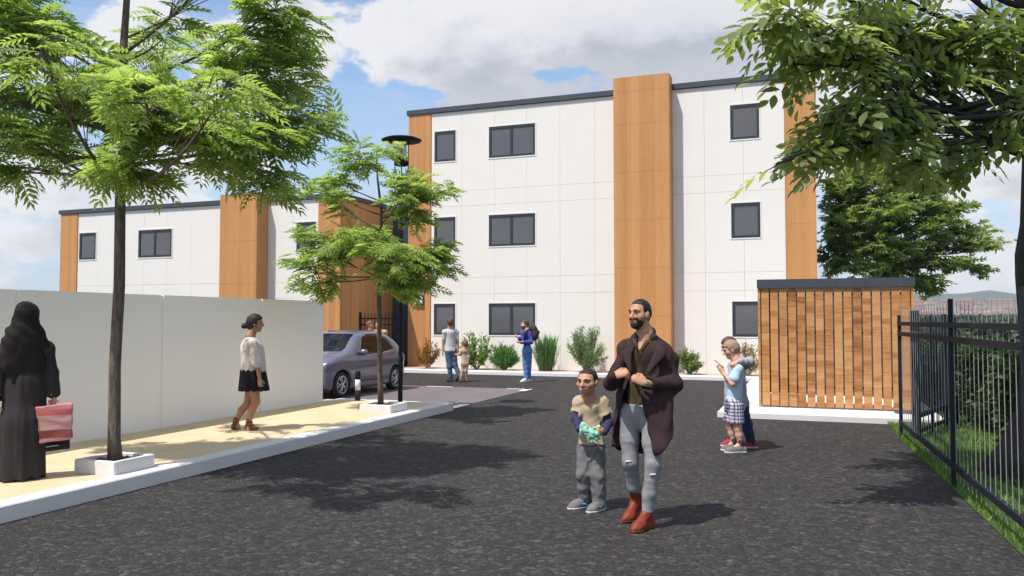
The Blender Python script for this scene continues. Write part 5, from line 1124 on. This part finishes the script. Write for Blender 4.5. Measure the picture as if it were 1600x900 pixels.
def child():
    Q = Person('small child in a beige outfit walking hand in hand with the man in grey', (-8.78, 19.8), (723, 597), .01702, .009, 'light', (-.35, .9, 0), .82); p = Q.p; Q.k = .66
    Q.head(p(726.5, 537.5, 0), p(726, 544, 0), False); sA, sB = p(721.5, 548, 0), p(730, 548, .02); hA, hB = p(723.5, 568, 0), p(728.5, 568, 0); Q.torso(sA, sB, hA, hB, (-.3, .95, 0), .95)
    eA, eB = p(718, 553.5, .0), p(731.5, 558, 0); wA, wB = p(714, 554.5, .0), p(731, 566, 0); kA, aA = p(723, 580, 0), AR((p(719.5, 0)[0], 0, .07)); kB, aB = p(727.5, 580, 0), AR((p(729, 0)[0], .03, .07)); Q.limb([sA, eA, wA], [.036, .03, .02]); Q.limb([sB, eB, wB], [.036, .03, .02]); Q.hand(wA, AR((-1, 0, .2)), (0, -1, 0), .6, 1, .65); Q.hand(wB, AR((0, 0, -1)), (-1, 0, 0), .6, 1, .65); Q.limb([hA, kA, aA], [.06, .042, .03]); Q.limb([hB, kB, aB], [.06, .042, .03]); tA, tB = AR((p(716.5, 0)[0], .05, 0)), AR((p(727, 0)[0], .13, 0)); Q.foot(aA, tA, .7); Q.foot(aB, tB, .7); Q.done()
    simple_clothes(Q, [(sA, eA, wA), (sB, eB, wB)], [(hA, kA, aA), (hB, kB, aB)], C_['sand_suit'], C_['sand_suit'], None, 569, 566, 1., .009, .012, neck=.04); shoe(Q, aA, tA, .8, C_['tan_leather']); shoe(Q, aB, tB, .8, C_['tan_leather']); Q.hair(HAIR['red'], .016, .05, .04, -.085, -.03)
child()
def blue():
    Q = Person('bearded man in a blue jumper and jeans standing before the shrubs with a backpack', (-7.2, 20.4), (825, 597), .01702, .010, 'light', (-.85, -.5, .05), 1.); p = Q.p
    Q.head(p(822.5, 507.5, 0), p(826, 516, 0), False); sA, sB = p(820, 521, -.10), p(831, 520.5, .10); hA, hB = p(823.5, 548, -.06), p(829, 548, .06); Q.torso(sA, sB, hA, hB, (-.85, -.5, 0), .95)
    eA, eB = p(818.5, 534, -.14), p(832.5, 534.5, -.10); wA, wB = p(813.5, 528, -.30), p(818, 534, -.30); Q.limb([sA, eA, wA], [.052, .042, .029]); Q.limb([p(829.5, 521, -.08), eB, wB], [.052, .042, .029]); Q.hand(wA, AR((-.7, -.2, .4)), (.5, 0, .5), .7, 1); Q.hand(wB, AR((-1, -.1, -.1)), (0, .5, 1), .6, 1)
    kA, aA = p(824, 572, -.05), AR((p(825, 0)[0], -.08, .09)); kB, aB = p(828.5, 572, .05), AR((p(829, 0)[0], .08, .09)); Q.limb([hA, kA, aA], [.088, .058, .04]); Q.limb([hB, kB, aB], [.088, .058, .04]); tA, tB = AR((p(816, 0)[0], -.16, 0)), AR((p(820, 0)[0], .03, 0)); Q.foot(aA, tA); Q.foot(aB, tB); Q.done()
    simple_clothes(Q, [(sA, eA, wA), (p(829.5, 521, -.08), eB, wB-nrm(wB-eB)*.05)], [(hA, kA, aA), (hB, kB, aB)], C_['blue_jumper'], C_['blue_jeans'], None, 550, 541, 1., neck=.05); shoe(Q, aA, tA, 1.08, C_['white_canvas']); shoe(Q, aB, tB, 1.08, C_['white_canvas'])
    Q.hair(HAIR['brown'], .016, .055, .045, -.07, -.02); F = Field(.008); A = Q.A(); F.ell(Q.hp(0, .030, -.045), AR((.065, .068, .085)), A, .02); c, f, u = Q.c, Q.f, Q.u; F.cut(lambda P: (P-c)@u+.04, .006); F.cut(lambda P: -((P-c)@f)-.01, .01); Q.wear('beard', F, HAIR['brown'])
    g = empty('backpack', Q.pos, Q.root.rotation_euler.z, 'dark backpack worn high on the back of the man in blue', 'backpack'); F = Field(.010); F.cone(p(836, 514, .06), p(837, 525, .04), .11, .13, .05, ((.85, .5, 0), 1.1)); F.cone(p(840, 517, .08), p(843.5, 519, .06), .07, .05, .05); F.wrinkle(.006, 26, (1, 1, 1), 5); link('pack', F.mesh('pack'), C_['pack_fabric'], g)
    MB().tube([p(835, 513, .0), p(829, 514.5, -.10), p(822, 520, -.20), p(823, 530, -.19)], .022, 8).build('shoulder_strap', C_['pack_fabric'], g, True)
blue()
# ---- the two boys with the phone
def boy_a():
    Q = Person('fair haired boy in a pale blue tee and plaid shorts looking at a phone', (-.95, 10.56), (1150, 702), .00802, .007, 'light', (-.93, -.1, -.30), .93); p = Q.p; Q.k = .8
    Q.head(p(1145, 543, 0), p(1154, 561, 0)); sA, sB = p(1151, 573, .12), p(1155, 573, -.12); hA, hB = p(1146, 630, .06), p(1151, 630, -.06); Q.torso(sA, sB, hA, hB, (-.98, -.12, 0), .9, 1.1)
    eA, eB = p(1141, 594, .16), p(1147, 595, -.17); wA, wB = p(1132, 578, .02), p(1133, 579, -.08); Q.limb([sA, eA, wA], [.042, .034, .024]); Q.limb([sB, eB, wB], [.042, .034, .024]); Q.hand(wA, AR((-.5, -.05, .8)), (-.3, -1, 0), .7, 1, .78); Q.hand(wB, AR((-.55, .1, .75)), (0, 1, .2), .7, -1, .78)
    kB, aB = p(1154, 665, -.07), AR((p(1158, 0)[0], -.08, .10)); kA, aA = p(1142, 664, .06), AR((p(1148, 0)[0], .05, .10)); Q.limb([hA, kA, kA*.6+aA*.4, aA], [.072, .048, .042, .031]); Q.limb([hB, kB, kB*.6+aB*.4, aB], [.072, .048, .042, .031]); tA, tB = AR((p(1129, 0)[0], .03, 0)), AR((p(1135, 0)[0], -.15, 0)); Q.foot(aA, tA, .85); Q.foot(aB, tB, .85); Q.done()
    F = Field(.007); Q.torso_to(F, .016, 1.0, 1.2, .016, .04); Q.limb([sA, sA*.4+eA*.6], [.060, .068], F); Q.limb([sB, sB*.4+eB*.6], [.060, .070], F); F.half(p(0, 622), (0, 0, -1)); nk = Q.neck; F.cut(lambda P: .052-np.sqrt((P[..., 0]-nk[0])**2+(P[..., 1]-nk[1])**2)-.3*np.maximum(nk[2]-.01-P[..., 2], 0), .005); F.wrinkle(.005, 32, (1, 1, .7), 7); Q.wear('t_shirt', F, C_['sky_tee'])
    F = Field(.007); F.cone(hA, kA, .094, .090, .03); F.cone(hB, kB, .094, .090, .03); m = (hA+hB)/2; F.cone(m+AR((0, 0, .08)), m, .115, .12, .03); F.half(p(0, 657), (0, 0, -1)); F.half(p(0, 619), (0, 0, 1)); F.wrinkle(.004, 36, (1, 1, .6), 2); Q.wear('shorts', F, C_['plaid'])
    for a_, t_ in ((aA, tA), (aB, tB)):
        F = Field(.006).cone(a_+AR((0, 0, .04)), a_+AR((0, 0, -.03)), .042, .042, .01); Q.wear('sock', F, C_['dark_sock']); shoe(Q, a_-AR((0, 0, .035)), t_, .95, C_['grey_suede'], C_['sole'], .006)
    Q.hair(HAIR['fair'], .014, .052, .042, -.075, -.02)
    g = empty('mobile_phone', Q.pos, Q.root.rotation_euler.z, 'slim red mobile phone held up by the boy in the pale blue tee', 'phone'); c = p(1126.5, 565, -.02); Mx = Matrix.Translation(c) @ Matrix.Rotation(R(-48), 4, 'Y') @ Matrix.Rotation(R(0), 4, 'Z'); MB().box(-.004, .0, -.036, .036, -.072, .072, Mx).build('case', C_['red_canvas'], g); MB().box(.0005, .003, -.033, .033, -.068, .068, Mx).build('screen', M['frame'], g)
boy_a()
def boy_b():
    Q = Person('taller brown haired boy in a lilac hoodie with his arm round the phone holder', (-.93, 10.95), (1152, 698), .00826, .008, 'light', (-.93, -.25, -.30), .93); p = Q.p; Q.k = .8
    Q.head(p(1137, 540, 0), p(1149, 560, 0)); sA, sB = p(1145, 571, .12), p(1152, 571, -.10); hA, hB = p(1148, 630, .06), p(1154, 630, -.05); Q.torso(sA, sB, hA, hB, (-.96, -.2, 0), .9, 1.1)
    eA, eB = p(1137, 600, .14), p(1168, 562, -.34); wA, wB = p(1135, 628, .10), p(1150, 561, -.52); Q.limb([sA, eA, wA], [.042, .034, .024]); Q.limb([sB, eB, wB], [.042, .034, .024]); Q.hand(wA, AR((-.1, 0, -1)), (1, 0, 0), .6, 1, .78); Q.hand(wB, AR((-.75, -.15, -.35)), (.1, .6, -.6), .6, 1, .78)
    kA, aA = p(1146, 662, .05), AR((p(1141, 0)[0], .04, .08)); kB, aB = p(1163, 662, -.04), AR((p(1170, 0)[0], -.02, .08)); Q.limb([hA, kA, aA], [.075, .052, .036]); Q.limb([hB, kB, aB], [.075, .052, .036]); tA, tB = AR((p(1124, 0)[0], .0, 0)), AR((p(1152, 0)[0], -.03, 0)); Q.foot(aA, tA, .85); Q.foot(aB, tB, .85); Q.done()
    F = Field(.008); Q.torso_to(F, .030, 1.0, 1.25, .03, .05); Q.limb([sA, eA, wA], [.066, .06, .046], F); Q.limb([sB, eB, wB+AR((.03, .02, 0))], [.066, .062, .044], F); F.half(p(0, 640), (0, 0, -1)); nk = Q.neck; F.cut(lambda P: .052-np.sqrt((P[..., 0]-nk[0])**2+(P[..., 1]-nk[1])**2)-.3*np.maximum(nk[2]-.01-P[..., 2], 0), .005); F.cone(nk+AR((.05, .06, .0)), nk+AR((.05, -.07, .0)), .05, .05, .03); F.wrinkle(.006, 30, (1, 1, .8), 17); Q.wear('hoodie', F, C_['lilac_hoodie'])
    F = Field(.008); Q.limb([hA, kA, aA-AR((0, 0, .03))], [.09, .068, .056], F); Q.limb([hB, kB, aB-AR((0, 0, .03))], [.09, .068, .056], F); m = (hA+hB)/2; F.cone(m+AR((0, 0, .08)), m, .11, .118, .03); F.half((0, 0, .06), (0, 0, -1)); F.wrinkle(.004, 34, (1, 1, 1.3), 19); Q.wear('jeans', F, C_['navy_denim'])
    for a_, t_ in ((aA, tA), (aB, tB)): shoe(Q, a_, t_, .95, C_['red_canvas'], C_['sole'], .007)
    Q.hair(HAIR['brown'], .016, .05, .042, -.075, -.02)
boy_b()
# ---- two people behind the car, only heads and shoulders show over its roof
def bystander(label, ground, foot, face, skin, hair, top, hh):
    Q = Person(label, ground, foot, .0170, .011, skin, face, 1.); p = Q.p; z = lambda x, h, d=0: AR((x, d, h)); k = hh/1.75
    Q.head(z(-.02, 1.64*k), z(0, 1.47*k), False); sA, sB = z(-.17, 1.40*k, .06), z(.17, 1.40*k, -.04); hA, hB = z(-.08, .90*k), z(.08, .90*k); Q.torso(sA, sB, hA, hB, np.asarray(face)*AR((1, 1, 0)), .9); eA, eB = z(-.23, 1.12*k), z(.23, 1.12*k); wA, wB = z(-.22, .88*k, -.08), z(.22, .88*k, -.08)
    Q.limb([sA, eA, wA], [.05, .04, .028]); Q.limb([sB, eB, wB], [.05, .04, .028]); Q.hand(wA, AR((0, -.2, -1)), (1, 0, 0), .5, 1); Q.hand(wB, AR((0, -.2, -1)), (-1, 0, 0), .5, -1); kA, kB = z(-.09, .48*k), z(.09, .48*k, -.05); aA, aB = z(-.09, .09), z(.10, .09, .05); Q.limb([hA, kA, aA], [.085, .056, .04]); Q.limb([hB, kB, aB], [.085, .056, .04]); tA, tB = aA+nrm(face)*.17*AR((1, 1, 0))-z(0, .09), aB+nrm(face)*.17*AR((1, 1, 0))-z(0, .09); Q.foot(aA, tA); Q.foot(aB, tB); Q.done()
    Q.f0 = (0, 0); Q.s = 1; Q.p = lambda x, y, d=0.: AR((x, d, y)); simple_clothes(Q, [(sA, eA, wA), (sB, eB, wB)], [(hA, kA, aA), (hB, kB, aB)], top, C_['dark_jeans'], None, .88*k, .95*k, .4, .012); shoe(Q, aA, tA, 1.08, C_['brown_shoe'], None, .012); shoe(Q, aB, tB, 1.08, C_['brown_shoe'], None, .012); Q.hair(hair, .014, .055, .04, -.07, -.02)
CL('rust_top', (.38, .15, .08), (.3, .11, .06)); CL('peach_top', (.55, .33, .22), (.46, .27, .18))
bystander('person in a rust top standing behind the car, left of the tree trunk', (-11.85, 20.27), (574, 600), (.75, -.6, 0), 'tan', HAIR['red'], C_['rust_top'], 1.60)
bystander('person in a peach top standing behind the car beside the tree trunk', (-12.25, 21.45), (588, 600), (-.8, -.5, 0), 'light', HAIR['brown'], C_['peach_top'], 1.60)
# ------------------------------------------------------------------ small hatchback
def car():
    ph = Vector((-9.44, 14.90, 0)); pr = Vector((-9.36, 17.08, 0)); d = (ph-pr).normalized()       # wheel contact points, near side
    g = empty('parked_car', (0, 0, 0), 0, 'small lavender grey hatchback parked behind the end of the white wall', 'car')
    k = .955; WB = 2.30*k; side = Vector((-d.y, d.x, 0))                     # towards the car's left
    c = (ph+pr)/2-side*.70; g.location = c; g.rotation_euler = (0, 0, math.atan2(d.y, d.x))
    # local: x forward, y left, z up
    XT = np.array([-1.80, -1.76, -1.62, -1.45, -1.2, -.9, -.5, 0, .30, .52, .75, 1.0, 1.25, 1.45, 1.62, 1.74, 1.80])*k
    ZT = np.array([.62,   .80, .93, 1.06, 1.27, 1.42, 1.485, 1.48, 1.42, 1.30, 1.13, 1.03, .975, .92, .85, .74, .60])*k
    XB = np.array([-1.80, -1.5, -1.2, 1.2, 1.5, 1.80])*k; ZB = np.array([.34, .22, .19, .19, .20, .30])*k
    def half_w(x, z):
        base = .815*k*(1-.10*np.clip((np.abs(x)/k-1.0)/.8, 0, 1)**2-.10*np.clip((np.abs(x)/k-1.45)/.35, 0, 1)**2)
        belt = .93*k; tum = np.clip((z-belt)/(.55*k), 0, 1.2); low = np.clip((.42*k-z)/(.25*k), 0, 1)
        shoulder = .018*np.exp(-((z-.80*k)/(.07*k))**2)
        return base*(1-.255*tum**1.25-.035*low**2)+shoulder-.012*np.exp(-((z-.62*k)/(.10*k))**2)
    def body(P):
        x, y, z = P[..., 0], P[..., 1], P[..., 2]
        zt = np.interp(x, XT, ZT)-.055*(y/(.8*k))**2; zb = np.interp(x, XB, ZB)
        a = z-zt; b = zb-z; w = np.abs(y)-half_w(x, z); e = np.abs(x)-1.79*k+.10*(y/(.8*k))**2*k
        sl = np.clip(np.abs(np.gradient(ZT, XT)).max(), 1, 1); grad = np.interp(x, XT, np.abs(np.gradient(ZT, XT))); a = a/np.sqrt(1+np.minimum(grad, 3)**2)
        r = .07; q = np.stack([a+r, b+r*.6, w+r, e+r], -1); return np.sqrt((np.maximum(q, 0)**2).sum(-1))+np.minimum(q.max(-1), 0)-r
    lo, hi = AR((-1.85, -.86, .1))*k, AR((1.85, .86, 1.56))*k
    sx = .022
    def F0(res=sx): F = Field(res); F.ops.append(('u', body, lo, hi, .001)); return F
    rx = (1.15*k, -1.15*k)
    def arches(P, r=.335*k):
        return np.max([np.maximum(r-np.sqrt((P[..., 0]-x)**2+(P[..., 2]-.29*k)**2), .50*k-np.abs(P[..., 1])) if False else np.minimum(r-np.sqrt((P[..., 0]-x)**2+(P[..., 2]-.29*k)**2), np.abs(P[..., 1])-.50*k) for x in rx], 0)
    # glazed openings, as side / front silhouettes
    def poly(pts, u, v):
        pts = np.array(pts)*k; n = len(pts)
        dmax = None
        for i in range(n):
            a, b = pts[i], pts[(i+1) % n]; e = b-a; nn = AR((e[1], -e[0]))/np.linalg.norm(e); dd = (u-a[0])*nn[0]+(v-a[1])*nn[1]; dmax = dd if dmax is None else np.maximum(dmax, dd)
        return dmax
    W_side = [(.50, .93), (-.38, .95), (-.47, 1.375), (-.05, 1.385), (.22, 1.31)]          # door glass (clockwise seen from the left)
    W_q = [(-.47, .96), (-1.02, 1.01), (-.96, 1.12), (-.80, 1.27), (-.54, 1.35)]
    ws = lambda P: np.maximum(poly(W_side[::-1], P[..., 0], P[..., 2]), .45*k-np.abs(P[..., 1]))
    wq = lambda P: np.maximum(poly(W_q[::-1], P[..., 0], P[..., 2]), .45*k-np.abs(P[..., 1]))
    def wf(P): return np.maximum(np.maximum(np.abs(P[..., 1])-.60*k+(P[..., 2]-.98*k)*.28, np.maximum(1.02*k-P[..., 2], P[..., 2]-1.40*k)), .24*k-P[..., 0])
    def wb(P): return np.maximum(np.maximum(np.abs(P[..., 1])-.52*k+(P[..., 2]-.98*k)*.28, np.maximum(1.06*k-P[..., 2], P[..., 2]-1.32*k)), P[..., 0]+.92*k)
    def sgn(f): return f
    # orientation check of the polygon test
    if ws(AR([[0., .7, 1.15]])*k)[0] > 0: ws = lambda P: np.maximum(poly(W_side, P[..., 0], P[..., 2]), .45*k-np.abs(P[..., 1]))
    if wq(AR([[-.8, .7, 1.15]])*k)[0] > 0: wq = lambda P: np.maximum(poly(W_q, P[..., 0], P[..., 2]), .45*k-np.abs(P[..., 1]))
    F = F0(); F.cut(lambda P: arches(P), .012)
    F.cut(lambda P: np.minimum(-(body(P)+.045), np.minimum(P[..., 2]-.50*k, np.minimum(P[..., 0]+1.40*k, 1.0*k-P[..., 0]))) , .004)      # hollow cabin
    for w in (ws, wq, wf, wb): F.cut(lambda P, w=w: -w(P), .006)
    m, nt, p, o = new_mat('lavender_metallic_paint'); p.inputs['Base Color'].default_value = (.150, .148, .205, 1); p.inputs['Metallic'].default_value = .35; p.inputs['Roughness'].default_value = .26; p.inputs['Coat Weight'].default_value = .7; p.inputs['Coat Roughness'].default_value = .05
    fl = tnoise(nt, coords(nt, 'Object'), 900, 2); bump(nt, p, fl, .02, .001); M['paint'] = m
    bd = link('body', F.mesh('body'), m, g)
    m, nt, p, o = new_mat('car_glass'); p.inputs['Base Color'].default_value = (.02, .03, .03, 1); p.inputs['Roughness'].default_value = .03; p.inputs['Specular IOR Level'].default_value = .6; tr = nt.nodes.new('ShaderNodeBsdfTransparent'); tr.inputs[0].default_value = (.26, .32, .31, 1); mx = nt.nodes.new('ShaderNodeMixShader'); fr = nt.nodes.new('ShaderNodeFresnel'); fr.inputs[0].default_value = 1.5
    gl = nt.nodes.new('ShaderNodeBsdfGlossy'); gl.inputs['Roughness'].default_value = .03; nt.links.new(fr.outputs[0], mx.inputs[0]); nt.links.new(tr.outputs[0], mx.inputs[1]); nt.links.new(gl.outputs[0], mx.inputs[2]); nt.links.new(mx.outputs[0], o.inputs[0]); M['car_glass'] = m
    def glass(name, w, sel=lambda P: np.zeros(P.shape[:-1])-1):
        F = Field(.02); F.ops.append(('u', lambda P: body(P)+.014, lo, hi, .001)); F.cut(lambda P: np.maximum(w(P), sel(P))-.012, .002); me = F.mesh(name)
        n = len(me.vertices); co = np.zeros(n*3, np.float32); me.vertices.foreach_get('co', co); co = co.reshape(-1, 3); bad = np.abs(body(co)+.014) > .010
        import bmesh; bm = bmesh.new(); bm.from_mesh(me); bm.verts.ensure_lookup_table(); bmesh.ops.delete(bm, geom=[bm.verts[i] for i in np.nonzero(bad)[0]], context='VERTS'); bm.to_mesh(me); bm.free(); me.polygons.foreach_set('use_smooth', [True]*len(me.polygons)); return link(name, me, M['car_glass'], g)
    glass('side_window', ws, lambda P: -P[..., 1]); glass('side_window', ws, lambda P: P[..., 1]); glass('quarter_window', wq, lambda P: -P[..., 1]); glass('quarter_window', wq, lambda P: P[..., 1]); glass('windscreen', wf); glass('rear_window', wb)
    M['tyre'] = mat('tyre_rubber', (.022, .021, .021), (.014, .014, .014), 20, .8); M['alloy'] = mat('bright_alloy', (.62, .62, .64), (.5, .5, .52), 9, .28, metal=.85); M['dark_well'] = mat('wheel_well', (.012, .012, .013), None, 9, .9); M['plastic'] = mat('dark_plastic', (.03, .03, .033), None, 9, .5); M['seat'] = mat('grey_seat_fabric', (.10, .10, .11), None, 30, .8); M['tail_red'] = mat('tail_lamp_red', (.4, .02, .02), None, 9, .2); M['chrome'] = mat('chrome', (.75, .75, .77), None, 9, .15, metal=1.)
    wr = .29*k
    for x in rx:
        for sy in (1, -1):
            wm = empty('wheel', (x, sy*.70*k, wr)); wm.parent = g; wm.rotation_euler = (R(-90*sy), 0, 0)
            MB().lathe([(wr*.66, -.075), (wr*.86, -.088), (wr*.96, -.07), (wr, -.04), (wr, .04), (wr*.96, .07), (wr*.86, .088), (wr*.66, .082)], 32).build('tyre', M['tyre'], wm, True)
            rim = MB(); rim.lathe([(wr*.60, .078), (wr*.67, .09), (wr*.70, .086), (wr*.665, .03), (wr*.6, .02)], 32)
            for j in range(5):
                for o2 in (-.13, .13):
                    a = 2*math.pi*j/5+o2; rim.tube([(wr*.12*math.cos(a), wr*.12*math.sin(a), .085), (wr*.40*math.cos(a+o2*.4), wr*.40*math.sin(a+o2*.4), .082), (wr*.63*math.cos(a+o2*.9), wr*.63*math.sin(a+o2*.9), .078)], [.018, .014, .017], 6)
            rim.lathe([(.045, .07), (.05, .095), (.03, .105)], 16); rim.build('rim', M['alloy'], wm, True)
            MB().lathe([(wr*.52, .0), (wr*.52, .02)], 20).build('brake_disc', M['plastic'], wm, True)
    MB().box(-1.48*k, 1.48*k, -.50*k, .50*k, .2*k, .56*k).build('underbody', M['dark_well'], g)
    for sy in (1, -1):
        F = Field(.012); F.ell((.43*k, sy*.86*k, .99*k), (.075, .105, .072), None, .02); F.cone((.42*k, sy*.70*k, .93*k), (.42*k, sy*.80*k, .96*k), .03, .025, .02); link('door_mirror', F.mesh('mirror'), M['paint'], g)
        MB().tube([(-.22*k, sy*.822*k, .80*k), (-.30*k, sy*.836*k, .802*k), (-.40*k, sy*.826*k, .80*k)], [.012, .016, .012], 8).build('door_handle', M['chrome'], g, True)
        sp = MB(); sp.tube([(.72*k, sy*.818*k, .34*k), (0, sy*.828*k, .335*k), (-.72*k, sy*.818*k, .345*k)], .012, 6); sp.build('side_strip', M['plastic'], g, True)
        # shut lines of the door
        dl = MB(); pts = [(.56*k, .90*k), (.60*k, .60*k), (.52*k, .36*k), (-.30*k, .36*k), (-.46*k, .55*k), (-.46*k, .92*k)]
        for (xa, za), (xb, zb_) in zip(pts, pts[1:]):
            dl.tube([(xa+(xb-xa)*t, sy*(float(half_w(np.float64(xa+(xb-xa)*t), np.float64(za+(zb_-za)*t)))-.002), za+(zb_-za)*t) for t in np.linspace(0, 1, 5)], .004, 4)
        dl.build('door_gap', M['plastic'], g)
        hl = Field(.012).ell((1.60*k, sy*.56*k, .70*k), (.13, .12, .11), None, .02); link('headlight', hl.mesh('hl'), M['lamp_glass'], g)
        tl = Field(.012).ell((-1.70*k, sy*.62*k, .78*k), (.07, .06, .12), None, .02); link('tail_light', tl.mesh('tl'), M['tail_red'], g)
        for x in (.05, -.75):
            F = Field(.02); F.cone((x*k-.12, sy*.34, .55*k), (x*k-.26, sy*.34, .98*k), .20, .19, .05, ((1, 0, 0), 2.4)); F.ell((x*k-.29, sy*.34, 1.12*k), (.07, .12, .10), None, .02); F.cone((x*k-.1, sy*.34, .52*k), (x*k+.25, sy*.34, .55*k), .16, .16, .05, ((0, 0, 1), 1.8)); link('seat', F.mesh('seat'), M['seat'], g)
    link('dashboard', Field(.02).cone((.62*k, -.55*k, .88*k), (.62*k, .55*k, .88*k), .13, .13, .04).mesh('dash'), M['plastic'], g)
    MB().tube([(.36*k+.07*math.cos(a)*.5, .34+.17*math.cos(a), .90*k+.17*math.sin(a)) for a in np.linspace(0, 2*math.pi, 20)], .014, 6).build('steering_wheel', M['plastic'], g, True)
    MB().cbox(-.75*k, .05*k, -.40*k, .40*k, 1.462*k, 1.478*k, .01).build('sunroof', M['frame'], g)
    MB().box(1.72*k, 1.80*k, -.26, .26, .36*k, .45*k).build('number_plate', M['road_paint'], g)
car()
# ------------------------------------------------------------------ thin air between here and the far ridge
hm = bpy.data.materials.new('haze'); hm.use_nodes = True; nt = hm.node_tree; nt.nodes.clear()
o = nt.nodes.new('ShaderNodeOutputMaterial'); pv = nt.nodes.new('ShaderNodeVolumePrincipled'); pv.inputs['Color'].default_value = (.80, .88, 1, 1); pv.inputs['Density'].default_value = .00022; pv.inputs['Anisotropy'].default_value = 0
nt.links.new(pv.outputs[0], o.inputs['Volume'])
hz = MB().box(-3100, 3100, -3100, 3100, -1.1, 90).build('haze', hm); hz['kind'] = 'stuff'
